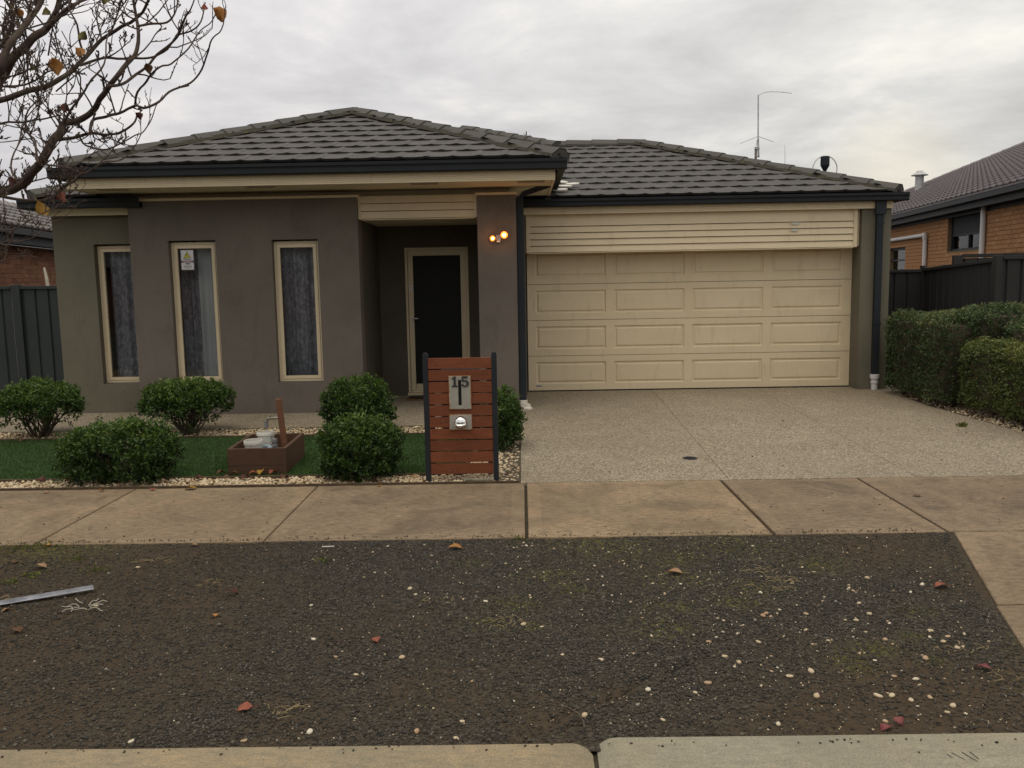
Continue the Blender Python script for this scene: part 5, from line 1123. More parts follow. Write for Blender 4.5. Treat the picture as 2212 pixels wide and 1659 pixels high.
# ================================================================== NEIGHBOURING HOUSES
def neighbour(name, A, d, away, label, brick, mortar, wall_off, zg, slope_t, tile, gmat, srange, zr, holes, hb, lb, zfas):
    """house side along the line A + s*d; 'away' points into the house; wall_off: eave overhang"""
    A = Vector((*A, 0)); d = Vector((*d, 0)).normalized(); away = Vector((*away, 0)).normalized()
    t = thing(name, tuple(A), label, 'house')
    P = lambda s_, u, z: tuple(A + d * s_ + away * u + Vector((0, 0, z)))
    def bx_(mb, s0, s1, u0, u1, z0, z1):
        b = len(mb.v); mb.v += [P(s0, u0, z0), P(s1, u0, z0), P(s1, u1, z0), P(s0, u1, z0), P(s0, u0, z1), P(s1, u0, z1), P(s1, u1, z1), P(s0, u1, z1)]
        for q_ in ((0, 3, 2, 1), (4, 5, 6, 7), (0, 1, 5, 4), (1, 2, 6, 5), (2, 3, 7, 6), (3, 0, 4, 7)): mb.f.append(tuple(b + i for i in q_)); mb.mi.append(mb.mat)
    # mortar backing wall with openings
    mb = MB(); S_ = sorted({srange[0], srange[1], *[h_[0] for h_ in holes], *[h_[1] for h_ in holes]}); Z_ = sorted({-0.2, zfas, *[h_[2] for h_ in holes], *[min(h_[3], zfas) for h_ in holes]})
    for a, b in zip(S_[:-1], S_[1:]):
        for c_, e_ in zip(Z_[:-1], Z_[1:]):
            if any(h_[0] < (a + b) / 2 < h_[1] and h_[2] < (c_ + e_) / 2 < h_[3] for h_ in holes): continue
            bx_(mb, a, b, wall_off + 0.008, wall_off + 0.23, c_, e_)
    W_ = mb.build('wall', mortar, t)
    # bricks
    me = None; cells = []
    rows = int((zfas - zr[0]) / hb) + 1
    for r_ in range(rows):
        z0 = zfas - 0.012 - (r_ + 1) * hb; s0 = srange[0] + (lb / 2 if r_ % 2 else 0)
        while s0 < srange[1] - lb:
            a, b = s0, s0 + lb - 0.010; c_, e_ = z0, z0 + hb - 0.010; seg = [(a, b)]
            for h_ in holes:
                if h_[2] < (c_ + e_) / 2 < h_[3]:
                    seg = [(x_, y_) for (x_, y_) in [(p, min(q_, h_[0])) for p, q_ in seg] + [(max(p, h_[1]), q_) for p, q_ in seg] if y_ - x_ > 0.03]
            for p, q_ in seg: cells.append((p, q_, c_, e_))
            s0 += lb
    cells.sort(key=lambda c_: c_[0] + (0 if c_[3] > zr[1] else 100))
    Rm = Matrix((d.to_4d(), away.to_4d(), Vector((0, 0, 1, 0)), Vector((0, 0, 0, 1)))).transposed()
    for i in range(4): Rm[3][i] = 1.0 if i == 3 else 0.0
    proto = MB(); proto.box(0, 1, 0, 0.02, 0, 1); pm = proto.build('brick', brick, None); pme = pm.data; bpy.data.objects.remove(pm)
    for (p, q_, c_, e_) in cells[:300]:
        inst('brick', pme, W_, mat=Matrix.Translation(Vector(P(p, wall_off - 0.004 + random.uniform(-0.002, 0.002), c_)) - root_loc(W_)) @ Rm @ Matrix.Diagonal((q_ - p, 1, e_ - c_, 1)))
    if len(cells) > 300:
        mb = MB()
        for (p, q_, c_, e_) in cells[300:]: bx_(mb, p, q_, wall_off - 0.004, wall_off + 0.016, c_, e_)
        o = mb.build('brickwork', brick, W_); o['kind'] = 'stuff'
    return t, P, bx_, A, d, away
def wavy_roof(t, P, s0, s1, u1, z0, sl_, cw, ch, tile, clip=None, amp=0.040, thick=0.045):
    """courses of small tiles with a step at every course, hips by clip(v)->(smin, smax)"""
    mb = MB(); L = u1 / math.cos(math.atan(sl_)); n = int(L / ch) + 1; c_, s_ = math.cos(math.atan(sl_)), math.sin(math.atan(sl_)); prof = [(0, 0.0), (0.30, -0.2), (0.55, 0.1), (0.72, 0.8), (0.85, 1.0), (0.95, 0.6)]
    V_ = []; F_ = []
    for r_ in range(n):
        v0 = r_ * ch; v1 = min(L, v0 + ch + 0.01); lo, hi = (s0, s1) if clip is None else clip(v0 * c_)
        if hi - lo < 0.3: continue
        us = []; x = lo - ((lo / cw) % 1.0) * cw
        while x < hi:
            for f_, h_ in prof:
                xx = x + f_ * cw
                if lo <= xx <= hi: us.append((xx, h_))
            x += cw
        base = len(V_); m_ = len(us)
        for (v, lift) in ((v0 + 0.045, -0.002), (v0, thick), (v1, 0.0)):
            for xx, h_ in us: V_.append(P(xx, v * c_ - lift * s_, z0 + v * s_ + (lift + (h_ * amp if lift >= 0 else 0)) * c_))
        for k_ in range(2):
            for i in range(m_ - 1): a = base + k_ * m_ + i; F_.append((a, a + 1, a + 1 + m_, a + m_))
    o = np_mesh('tiles', V_, F_, tile, t); o['kind'] = 'stuff'; return o
# the slopes of the main house that the street does not show: tiles joined as one part each
wavy_roof(R1, lambda s_, u, z: (ex1 - u, ey + s_, z), 0, 8.6, dd1, ez + 0.004, S1, 0.30, 0.335, 'tile_grey', clip=lambda u: (u + 0.05, 8.6), amp=0.012, thick=0.03)
wavy_roof(R1, lambda s_, u, z: (ex0 + u, ey + s_, z), 0, 8.6, dd1, ez + 0.004, S1, 0.30, 0.335, 'tile_grey', clip=lambda u: (u + 0.05, 8.6), amp=0.012, thick=0.03)
wavy_roof(R2, lambda s_, u, z: (gx1 - u, gy0 + s_, z), 0, 2 * gd_, gd_, gz0 + 0.004, S2, 0.30, 0.335, 'tile_grey', clip=lambda u: (u + 0.05, 2 * gd_ - u), amp=0.012, thick=0.03)
wavy_roof(R2, lambda s_, u, z: (s_, gay + u, z), -4.9, 2.0, hy - gay, gaz + 0.004, S2, 0.30, 0.335, 'tile_grey', clip=lambda u: (-4.9, hx + (hy - gay) - u - 0.03), amp=0.012, thick=0.03)
wavy_roof(R2, lambda s_, u, z: (3.0 - u, gay + s_, z), 0, 6.0, 4.0, gz0 + 0.034, S2, 0.30, 0.335, 'tile_grey', clip=lambda u: (max(0, u - 2.4) + 0.1 if u > 2.4 else 2.9, 6.5), amp=0.012, thick=0.03)
# ---- right neighbour: tan brick
dR = Vector((0.14160, 0.98992)); aR = Vector((0.98992, -0.14160))
H1 = [(2.80, 4.86, 2.06, 2.95), (8.05, 9.6, 0.9, 2.28)]
TR, P, bx_, A_, d_, aw_ = neighbour('brick_house', (8.51, 14.97), dR, aR, 'tan brick house with mauve grey tiled roof beyond the fence at right', 'brick_tan', 'mortar_tan', 0.38, 3.1, 0.414, 'tile_mauve', 'gutter_dark', (-1.0, 27.5), (1.65, 1.7), H1, 0.086, 0.240, 2.90)
q = MB(); bx_(q, -1.4, 28, -0.02, 0.11, 2.985, 3.10); q.build('gutter', 'gutter_dark', TR)
q = MB(); bx_(q, -1.4, 28, -0.03, -0.018, 3.085, 3.115); q.build('gutter_lip', 'tile_mauve', TR)
q = MB(); bx_(q, -1.4, 28, 0.112, 0.14, 2.86, 2.99); bx_(q, -1.4, 28, 0.14, 0.376, 2.885, 2.90); q.build('fascia', 'gutter_dark', TR)
q = MB(); bx_(q, -1.0, 27.5, 0.362, 0.386, 2.80, 2.884); q.build('wall_plate', 'gutter_dark', TR)
# window with blind, small window
q = MB(); bx_(q, 2.84, 4.82, 0.47, 0.50, 2.40, 2.86); q.build('blind', 'blind_grey', TR)
q = MB(); [bx_(q, *w_) for w_ in ((2.82, 4.84, 0.45, 0.52, 2.065, 2.11), (2.82, 2.87, 0.45, 0.52, 2.11, 2.9), (4.79, 4.84, 0.45, 0.52, 2.11, 2.9), (3.78, 3.83, 0.46, 0.52, 2.11, 2.40), (2.87, 4.79, 0.455, 0.52, 2.385, 2.42))]; wf = q.build('window', 'dark_metal', TR)
q = MB(); bx_(q, 2.87, 4.79, 0.50, 0.505, 2.11, 2.40); q.build('pane', 'glass', wf)
q = MB(); bx_(q, 2.7, 4.95, 0.9, 0.95, 1.9, 2.95); q.build('room_lining', 'room_dark', wf)
q = MB(); bx_(q, 2.9, 3.7, 0.56, 0.57, 2.05, 2.9); bx_(q, 4.45, 4.75, 0.56, 0.57, 2.05, 2.9); q.build('curtain', 'curtain_plain', wf)
q = MB(); [bx_(q, *w_) for w_ in ((8.07, 9.6, 0.45, 0.52, 2.22, 2.27), (8.07, 8.12, 0.45, 0.52, 0.95, 2.22), (8.12, 9.6, 0.45, 0.52, 1.93, 1.97))]; wf = q.build('window', 'dark_metal', TR)
q = MB(); bx_(q, 8.12, 9.6, 0.50, 0.505, 0.9, 2.25); q.build('pane', 'glass', wf)
q = MB(); bx_(q, 8.0, 9.7, 0.9, 0.95, 0.8, 2.4); q.build('room_lining', 'room_dark', wf)
q = MB(); [bx_(q, 8.16 + i * 0.09, 8.19 + i * 0.09, 0.54, 0.55, 0.95, 1.93) for i in range(14)]; q.build('vertical_blind', 'blind_grey', wf)
# white pipes
def ptube(name, pts, r_, mat='pipe_white', par=None): q = MB(); q.tube([P(*p) for p in pts], r_, 12); return q.build(name, mat, par or TR, smooth=True)
ptube('downpipe', [(2.64, 0.32, 1.2), (2.64, 0.32, 2.98)], 0.052); vp = ptube('vent_pipe', [(6.25, 0.32, 1.2), (6.25, 0.32, 2.47)], 0.050); ptube('vent_pipe', [(6.30, 0.32, 2.50), (11.0, 0.32, 2.50)], 0.050)
ptube('elbow', [(6.25, 0.32, 2.40), (6.25, 0.32, 2.50), (6.35, 0.32, 2.51), (6.42, 0.32, 2.50)], 0.062, 'pvc', vp)
s0r = 28.2; SLR = 0.414; U1 = 8.2
wavy_roof(TR, P, -1.4, s0r, U1, 3.10, SLR, 0.30, 0.335, 'tile_mauve', clip=lambda u: (-1.4, s0r - u))
q = MB(); q.face([P(-1.4, 0, 3.07), P(s0r, 0, 3.07), P(s0r - U1, U1, 3.07 + SLR * U1), P(-1.4, U1, 3.07 + SLR * U1)]); q.face([P(s0r, 0, 3.07), P(s0r, 2 * U1, 3.07), P(s0r - U1, U1, 3.07 + SLR * U1)]); q.face([P(-1.4, U1, 3.07 + SLR * U1), P(s0r - U1, U1, 3.07 + SLR * U1), P(s0r, 2 * U1, 3.07), P(-1.4, 2 * U1, 3.07)]); rfd = q.build('roof', 'roof_deck', TR)
ridge(rfd, P(s0r - 0.1, 0.1, 3.14), P(s0r - U1, U1, 3.13 + SLR * U1), 30, w=0.15, mat='tile_mauve', sideA=Vector(P(0, -1, -SLR)) - Vector(P(0, 0, 0)), sideB=Vector(P(1, 0, -SLR)) - Vector(P(0, 0, 0)), bed=False)
ridge(rfd, P(s0r - U1, U1, 3.13 + SLR * U1), P(4.0, U1, 3.13 + SLR * U1), 40, w=0.15, mat='tile_mauve', sideA=Vector(P(0, -1, -SLR)) - Vector(P(0, 0, 0)), sideB=Vector(P(0, 1, -SLR)) - Vector(P(0, 0, 0)), bed=False)
VC = thing('roof_vent', P(18.8, 3.77, 4.66), 'small galvanised flue cowl with conical cap on the right neighbouring roof', 'vent')
o_ = Vector(P(18.8, 3.77, 4.66)); q = MB(); q.lathe(o_.x, o_.y, [(0.15, 4.4), (0.15, 5.22), (0.13, 5.22)], 14); q.build('flue', 'galvanised', VC, smooth=True)
q = MB(); q.lathe(o_.x, o_.y, [(0.30, 5.20), (0.30, 5.215), (0.12, 5.33), (0.10, 5.37), (0, 5.38)], 18); q.build('cap', 'galvanised', VC)
for bx2 in ((1,),):
    AC = thing('flue_terminal', P(3.0, 0.55, 3.3), 'pale flue terminal just above the right neighbouring gutter', 'vent'); q = MB(); bx_(q, 0.70, 0.86, 0.35, 0.52, 3.18, 3.52); q.build('body', 'pvc', AC, bevel=0.01); q = MB(); bx_(q, 0.68, 0.88, 0.33, 0.54, 3.522, 3.56); q.build('cap', 'pvc', AC, bevel=0.006)
# ---- left neighbour: dark red brick
dL_ = Vector((-0.170, 0.985)).normalized(); aL_ = Vector((-dL_.y, dL_.x))
TL, P, bx_, A_, d_, aw_ = neighbour('brick_house', (-9.08, 16.0), dL_, aL_, 'dark red brick house with pale tiled roof beyond the left fence', 'brick_red', 'mortar_dark', 0.40, 2.7, 0.414, 'tile_pale', 'gutter_dark', (-4.0, 6.0), (1.55, 1.6), [], 0.086, 0.240, 2.425)
q = MB(); bx_(q, -4.4, 6.4, -0.02, 0.10, 2.58, 2.70); q.build('gutter', 'gutter_dark', TL)
q = MB(); bx_(q, -4.4, 6.4, 0.102, 0.13, 2.42, 2.60); bx_(q, -4.4, 6.4, 0.131, 0.39, 2.425, 2.44); q.build('fascia', 'fascia_blue', TL)
wavy_roof(TL, P, -4.4, 6.4, 1.85, 2.705, 0.414, 0.30, 0.335, 'tile_pale')
q = MB(); q.face([P(-4.4, 0, 2.67), P(6.4, 0, 2.67), P(6.4, 1.8, 2.67 + .414 * 1.8), P(-4.4, 1.8, 2.67 + .414 * 1.8)]); q.face([P(-4.4, 1.8, 2.67 + .414 * 1.8), P(6.4, 1.8, 2.67 + .414 * 1.8), P(6.4, 3.6, 2.67), P(-4.4, 3.6, 2.67)]); rfd = q.build('roof', 'roof_deck', TL)
ridge(rfd, P(-4.4, 1.82, 2.73 + .414 * 1.82), P(6.4, 1.82, 2.73 + .414 * 1.82), 26, w=0.15, mat='tile_pale', sideA=Vector(P(0, -1, -.414)) - Vector(P(0, 0, 0)), sideB=Vector(P(0, 1, -.414)) - Vector(P(0, 0, 0)), bed=False)
ST = thing('timber_offcut', (-8.35, 15.3, 1.5), 'pale timber offcut leaning on the dark red brick wall', 'stick'); q = MB(); q.tube([(-8.25, 15.1, 1.2), (-8.42, 15.35, 1.75), (-8.52, 15.48, 1.97)], [0.035, 0.032, 0.018], 6); q.build('stick', 'root_white', ST)
# overhead wires crossing the gap at the left
for i, (za_, zb_, xa) in enumerate(((5.05, 3.62, -22.0), (5.25, 3.75, -22.0), (4.75, 3.30, -22.5), (4.45, 3.05, -23))):
    q = MB(); q.tube([(xa + (j / 12) * 11.5, 30 - 2.5 * j / 12, za_ + (zb_ - za_) * j / 12 - 0.5 * math.sin(math.pi * j / 12)) for j in range(13)], 0.022 if i < 2 else 0.014, 5)
    o = q.build('overhead_wire', 'wire_black', None); tag(o, ['thick overhead wire, second from top, crossing the sky above the left fence', 'topmost overhead wire above the left fence', 'thin overhead wire, third from top, above the left fence', 'lowest thin overhead wire just above the left neighbouring roof'][i], 'wire', 'overhead wires at the left')

# house across the street, behind the viewer: what the front windows mirror
OH = thing('brick_house', (0, -22, 0), 'low brick house with dark hip roof across the street, mirrored in the front windows', 'house')
q = MB(); q.box(-24, -3, -34, -22, -0.2, 2.6); q.box(0.5, 22, -35, -23, -0.2, 2.6); q.build('wall', 'brick_red', OH)
for (a, b, y0, y1) in ((-24.6, -2.4, -34.6, -21.4), (-0.1, 22.6, -35.6, -22.4)):
    q = MB(); h_ = (y1 - y0) / 2; zr = 2.6 + h_ * 0.42; c1, c2 = (a + h_, (y0 + y1) / 2, zr), (b - h_, (y0 + y1) / 2, zr)
    q.face([(a, y1, 2.6), (b, y1, 2.6), c2, c1]); q.face([(b, y0, 2.6), (a, y0, 2.6), c1, c2]); q.face([(a, y0, 2.6), (a, y1, 2.6), c1]); q.face([(b, y1, 2.6), (b, y0, 2.6), c2]); q.face([(a, y0, 2.6), (b, y0, 2.6), (b, y1, 2.6), (a, y1, 2.6)]); q.build('roof', 'tile_grey', OH)
for x in (-20, -15, -8, 4, 10, 17): q = MB(); q.box(x, x + 1.8, -21.99 if x < 0 else -22.99, -21.95 if x < 0 else -22.95, 0.8, 2.1); q.build('window', 'mesh_black', OH)

# ================================================================== TREE
TREE=[
(0.025,0.006,[(-2.624, 4.419, 2.093), (-2.531, 4.387, 2.097), (-2.403, 4.29, 2.14), (-2.294, 4.2, 2.197), (-2.233, 4.186, 2.268), (-2.225, 4.258, 2.342), (-2.239, 4.362, 2.406), (-2.193, 4.419, 2.433), (-2.1, 4.386, 2.472), (-2.012, 4.288, 2.515), (-1.925, 4.199, 2.557), (-1.857, 4.187, 2.62), (-1.826, 4.26, 2.704), (-1.845, 4.364, 2.84), (-1.88, 4.419, 2.942), (-1.865, 4.384, 3.023)]),
(0.015,0.005,[(-2.662, 4.485, 2.535), (-2.447, 4.398, 2.564), (-2.316, 4.387, 2.6), (-2.253, 4.463, 2.669), (-2.21, 4.566, 2.77), (-2.147, 4.62, 2.874), (-2.018, 4.583, 2.921), (-1.89, 4.483, 2.944), (-1.794, 4.396, 2.997), (-1.77, 4.388, 3.039)]),
(0.028,0.012,[(-2.796, 4.696, 2.633), (-2.682, 4.603, 2.685), (-2.557, 4.508, 2.745), (-2.441, 4.483, 2.843), (-2.39, 4.546, 2.913), (-2.387, 4.651, 3.027), (-2.388, 4.717, 3.133)]),
(0.02,0.01,[(-2.465, 4.144, 2.534), (-2.375, 4.082, 2.606), (-2.349, 4.109, 2.699), (-2.313, 4.205, 2.833), (-2.299, 4.297, 2.926), (-2.267, 4.316, 3.01)]),
(0.012,0.005,[(-2.382, 4.531, 2.909), (-2.237, 4.48, 2.98), (-2.198, 4.52, 3.026), (-2.162, 4.62, 3.098)]),
(0.01,0.004,[(-2.312, 4.396, 2.336), (-2.254, 4.465, 2.358), (-2.157, 4.447, 2.371), (-2.034, 4.356, 2.348), (-1.923, 4.26, 2.342), (-1.848, 4.232, 2.381), (-1.849, 4.294, 2.427)]),
(0.008,0.0025,[(-2.065, 4.259, 2.339), (-2.092, 4.35, 2.419), (-2.037, 4.364, 2.438), (-1.931, 4.293, 2.44), (-1.812, 4.189, 2.452), (-1.742, 4.131, 2.425), (-1.691, 4.164, 2.456), (-1.649, 4.261, 2.537), (-1.604, 4.351, 2.584), (-1.55, 4.364, 2.655), (-1.484, 4.291, 2.716), (-1.421, 4.187, 2.754), (-1.366, 4.131, 2.771), (-1.343, 4.165, 2.883)]),
(0.008,0.003,[(-1.886, 4.086, 2.515), (-1.849, 4.158, 2.546), (-1.797, 4.262, 2.625), (-1.732, 4.319, 2.717), (-1.638, 4.286, 2.769), (-1.555, 4.188, 2.824), (-1.485, 4.099, 2.861), (-1.454, 4.086, 2.915)]),
(0.006,0.0022,[(-1.934, 4.47, 2.509), (-1.905, 4.426, 2.547), (-1.803, 4.324, 2.593), (-1.705, 4.242, 2.641), (-1.646, 4.242, 2.651), (-1.59, 4.323, 2.738), (-1.561, 4.425, 2.85), (-1.526, 4.47, 2.897), (-1.476, 4.424, 2.947)]),
(0.005,0.002,[(-2.2, 4.418, 2.344), (-2.157, 4.389, 2.302), (-2.033, 4.292, 2.268), (-1.912, 4.201, 2.275), (-1.82, 4.185, 2.311), (-1.821, 4.256, 2.333), (-1.819, 4.36, 2.403), (-1.808, 4.419, 2.485), (-1.761, 4.388, 2.536)]),
(0.008,0.002,[(-2.473, 4.113, 2.048), (-2.419, 4.217, 2.028), (-2.341, 4.27, 2.026), (-2.247, 4.232, 2.05), (-2.126, 4.132, 2.083), (-2.033, 4.046, 2.111), (-1.977, 4.038, 2.136), (-1.931, 4.115, 2.184), (-1.901, 4.218, 2.209), (-1.861, 4.27, 2.273), (-1.81, 4.23, 2.323)]),
(0.006,0.003,[(-2.697, 4.538, 2.443), (-2.479, 4.434, 2.435), (-2.338, 4.38, 2.435), (-2.282, 4.417, 2.464)]),
(0.007,0.003,[(-2.181, 4.436, 2.702), (-2.089, 4.507, 2.753), (-2.004, 4.611, 2.771), (-1.938, 4.669, 2.79), (-1.84, 4.637, 2.805), (-1.721, 4.539, 2.855), (-1.619, 4.449, 2.853), (-1.562, 4.436, 2.9), (-1.558, 4.509, 3.009)]),
(0.006,0.002,[(-2.173, 4.234, 2.382), (-2.074, 4.131, 2.446), (-1.973, 4.08, 2.521), (-1.911, 4.12, 2.627), (-1.931, 4.221, 2.774), (-1.936, 4.306, 2.854), (-1.854, 4.31, 2.966)]),
(0.006,0.0025,[(-2.141, 4.423, 2.734), (-2.156, 4.38, 2.879), (-2.21, 4.427, 2.975), (-2.231, 4.53, 3.065)]),
(0.006,0.0025,[(-2.798, 4.794, 2.692), (-2.676, 4.817, 2.701), (-2.516, 4.751, 2.747), (-2.382, 4.646, 2.738), (-2.286, 4.583, 2.721)]),
(0.005,0.0025,[(-2.118, 3.926, 2.147), (-2.023, 3.88, 2.134), (-1.993, 3.925, 2.123), (-2.011, 4.027, 2.125)]),
(0.006,0.003,[(-2.193, 3.994, 2.168), (-2.237, 4.079, 2.28), (-2.334, 4.18, 2.354), (-2.337, 4.22, 2.446), (-2.241, 4.169, 2.49)]),
(0.006,0.003,[(-1.816, 4.3, 2.844), (-1.707, 4.206, 2.821), (-1.622, 4.183, 2.834), (-1.609, 4.248, 2.908), (-1.632, 4.353, 2.997)]),
(0.007,0.003,[(-2.522, 4.584, 2.938), (-2.5, 4.603, 3.034), (-2.531, 4.696, 3.129)]),
(0.008,0.003,[(-2.691, 4.707, 2.858), (-2.692, 4.683, 2.976), (-2.669, 4.747, 3.08), (-2.696, 4.852, 3.176)]),
(0.005,0.002,[(-2.158, 4.645, 2.881), (-2.208, 4.715, 3.024), (-2.173, 4.698, 3.11)]),
(0.005,0.002,[(-2.248, 3.932, 2.085), (-2.292, 3.961, 2.155), (-2.305, 4.058, 2.278), (-2.32, 4.149, 2.376)]),
(0.004,0.002,[(-2.385, 3.953, 1.873), (-2.267, 3.884, 1.866), (-2.192, 3.903, 1.904), (-2.197, 3.996, 1.932), (-2.194, 4.091, 1.973)]),
(0.004,0.002,[(-2.49, 4.117, 1.815), (-2.391, 4.05, 1.828), (-2.251, 3.946, 1.82), (-2.146, 3.883, 1.848)]),
(0.004,0.002,[(-2.441, 4.022, 1.715), (-2.45, 4.106, 1.734), (-2.381, 4.11, 1.75), (-2.248, 4.03, 1.751)]),
]
TLEAF=[
((-2.381, 4.25, 2.892), 0.05, 'o') ,
((-2.219, 4.25, 2.653), 0.08, 'o') ,
((-2.103, 4.25, 2.707), 0.06, 'o') ,
((-2.326, 4.25, 2.644), 0.05, 'g') ,
((-2.05, 4.25, 2.785), 0.05, 'g') ,
((-1.437, 4.25, 2.861), 0.085, 'o') ,
((-1.478, 4.25, 2.906), 0.035, 'r') ,
((-1.771, 4.25, 2.633), 0.05, 'b') ,
((-1.839, 4.25, 2.407), 0.045, 'd') ,
((-2.167, 4.25, 2.459), 0.05, 'd') ,
((-2.466, 4.25, 2.12), 0.05, 'd') ,
((-2.242, 4.25, 2.04), 0.06, 'r') ,
((-2.346, 4.25, 1.983), 0.08, 'y') ,
((-1.962, 4.25, 2.947), 0.06, 'g') ,
((-2.231, 4.25, 2.9), 0.05, 'g') ,
]

BT = thing('street_tree', (-3.35, 4.45, -0.02), 'nearly leafless street tree reaching in from the left over the nature strip', 'tree')
fork = Vector((-3.33, 4.45, 1.55))
q = MB(); q.tube([(-3.35, 4.45, -0.1), (-3.36, 4.44, 0.15), (-3.34, 4.46, 0.8), fork, (-3.30, 4.47, 2.0), (-3.18, 4.50, 2.5), (-3.05, 4.50, 3.0), (-3.0, 4.5, 3.6), (-3.0, 4.45, 4.6)], [0.10, 0.075, 0.066, 0.064, 0.052, 0.045, 0.035, 0.025, 0.008], 12); q.build('trunk', 'bark', BT, smooth=True)
def smooth_path(pts, k_=4):
    P_ = [Vector(p) for p in pts]; out_ = []
    for i in range(len(P_) - 1):
        p0, p1, p2, p3 = P_[max(i - 1, 0)], P_[i], P_[i + 1], P_[min(i + 2, len(P_) - 1)]
        for j in range(k_):
            t = j / k_; out_.append(0.5 * ((2 * p1) + (-p0 + p2) * t + (2 * p0 - 5 * p1 + 4 * p2 - p3) * t * t + (-p0 + 3 * p1 - 3 * p2 + p3) * t ** 3))
    out_.append(P_[-1]); return out_
trnd = random.Random(12); twigs = MB()
def twig(p, dir_, L, r_, depth):
    n = 5 if depth else 4; pts = [p]; d = dir_.normalized()
    for i in range(n):
        d = (d + Vector((trnd.uniform(-.28, .28), trnd.uniform(-.28, .28), trnd.uniform(-.10, .34)))).normalized(); pts.append(pts[-1] + d * (L / n))
    twigs.tube(pts, [r_ * (1 - 0.45 * i / n) for i in range(n + 1)], 5)
    if depth:
        for i in range(1, n + 1):
            if trnd.random() < 0.58:
                sd_ = Vector((trnd.uniform(-1, 1), trnd.uniform(-1, 1), trnd.uniform(-.5, 1))).normalized(); twig(pts[i], (d * 0.7 + sd_).normalized(), L * trnd.uniform(.22, .5), max(0.0017, r_ * 0.72), depth - 1)
    else:
        for i in range(1, n): # buds and spurs
            sd_ = Vector((trnd.uniform(-1, 1), trnd.uniform(-1, 1), trnd.uniform(-.3, 1))).normalized(); l = trnd.uniform(.005, .014); twigs.tube([pts[i], pts[i] + (d + sd_) * l], [r_ * .9, r_ * 1.15], 4)
for idx, (ra, rb, pts) in enumerate(TREE):
    P_ = smooth_path(pts)
    first = Vector(pts[0])
    if first.x < -2.44 and idx < 26:   # carry the limb back, out of the picture, to the trunk
        z_at = max(1.3, min(3.4, first.z - 0.45)); tr = Vector((-3.33 + max(0, z_at - 1.55) * 0.17, 4.46, z_at)); lead = smooth_path([tr, tr.lerp(first, 0.5) + Vector((0, 0, -0.06)), first], 4)[:-1]; P_ = lead + P_; nl = len(lead)
    else: nl = 0
    n = len(P_); rads = [ra * 1.25 * (1 - 0.2 * i / max(1, nl)) if i < nl else ra + (rb - ra) * ((i - nl) / max(1, n - 1 - nl)) for i in range(n)]
    rads = [r_ * (1 + 0.10 * mnoise.noise(P_[i] * 14)) for i, r_ in enumerate(rads)]
    P_ = [p + Vector((mnoise.noise(p * 9), mnoise.noise(p * 9 + Vector((5, 0, 0))), mnoise.noise(p * 9 + Vector((0, 5, 0))))) * 0.010 for p in P_]
    q = MB(); q.tube(P_, rads, 9 if ra > .01 else 6); q.build('branch', 'bark', BT, smooth=True)
    Lt = sum((P_[i + 1] - P_[i]).length for i in range(n - 1)); dsum = 0; nxt = trnd.uniform(.02, .06)
    for i in range(n - 1):
        seg = P_[i + 1] - P_[i]; dsum += seg.length
        while nxt < dsum:
            p = P_[i + 1]; f_ = p.x < -2.75
            if not f_ or trnd.random() < 0.4:
                sd_ = Vector((trnd.uniform(-.8, .9), trnd.uniform(-.9, .9), trnd.uniform(-.35, 1))).normalized(); dense = 0.9 if p.x < -2.15 else 0.5
                if trnd.random() < dense:
                    big = trnd.random() < 0.5; twig(p, (seg.normalized() * 0.5 + sd_).normalized(), trnd.uniform(.12, .30) if big else trnd.uniform(.03, .09), max(0.0017, min(0.0044, rads[i] * .65)), 2 if big and p.x < -1.9 else (1 if big else 0))
            nxt += trnd.uniform(.030, .085)
for k_ in range(48):   # the denser crown towards the top left
    p = Vector((trnd.uniform(-3.1, -2.25), trnd.uniform(4.0, 5.0), trnd.uniform(2.55, 3.4))); 
    if p.x + (p.z - 2.5) * 0.2 < -2.22: twig(p, Vector((trnd.uniform(-.2, 1), trnd.uniform(-.3, .3), trnd.uniform(.1, 1))), trnd.uniform(.25, .5), 0.0045, 2)
tw = twigs.build('twigs', 'bark', BT)
def leaf_mesh(L, curl=0.4, seed=0):
    rr_ = random.Random(seed); N = 6; V_ = []; F_ = []
    for i in range(N + 1):
        t = i / N; w_ = 0.36 * L * math.sin(math.pi * min(1, t ** 0.8)) + 0.001; z = curl * L * (0.5 * math.sin(t * 2.6) - 0.3 * t)
        for k_, s_ in enumerate((-1, 0, 1)): V_.append((s_ * w_ * (1 + rr_.uniform(-.12, .12)), t * L, z + (abs(s_) * w_ * curl * 0.8) + rr_.uniform(-.04, .04) * L))
    for i in range(N):
        for k_ in range(2): a = i * 3 + k_; F_.append((a, a + 1, a + 4, a + 3))
    b = len(V_); V_ += [(-.012 * L, -.35 * L, .02 * L), (.012 * L, -.35 * L, .02 * L), (.012 * L, 0.02, 0), (-.012 * L, 0.02, 0)]; F_.append((b, b + 1, b + 2, b + 3)); return V_, F_
LM = {'o': 'leaf_orange', 'y': 'leaf_yellow', 'r': 'leaf_red', 'g': 'leaf_green', 'b': 'leaf_brown', 'd': 'leaf_maroon'}
for i, (p, L, c_) in enumerate(TLEAF):
    V_, F_ = leaf_mesh(L * 1.05, 0.6, i); me = bpy.data.meshes.new('leaf'); me.from_pydata(V_, [], F_); me.materials.append(M[LM[c_]]); me.polygons.foreach_set('use_smooth', [True] * len(F_))
    o = inst('leaf', me, BT, tuple(Vector(p) - BT.location + Vector((0, 0, L * 0.5)))); o.rotation_euler = (R(-90 + trnd.uniform(-35, 35)), trnd.uniform(-.8, .8), trnd.uniform(-.7, .7)); sm = o.modifiers.new('t', 'SOLIDIFY'); sm.thickness = 0.0008
    for s_ in range(2): pass

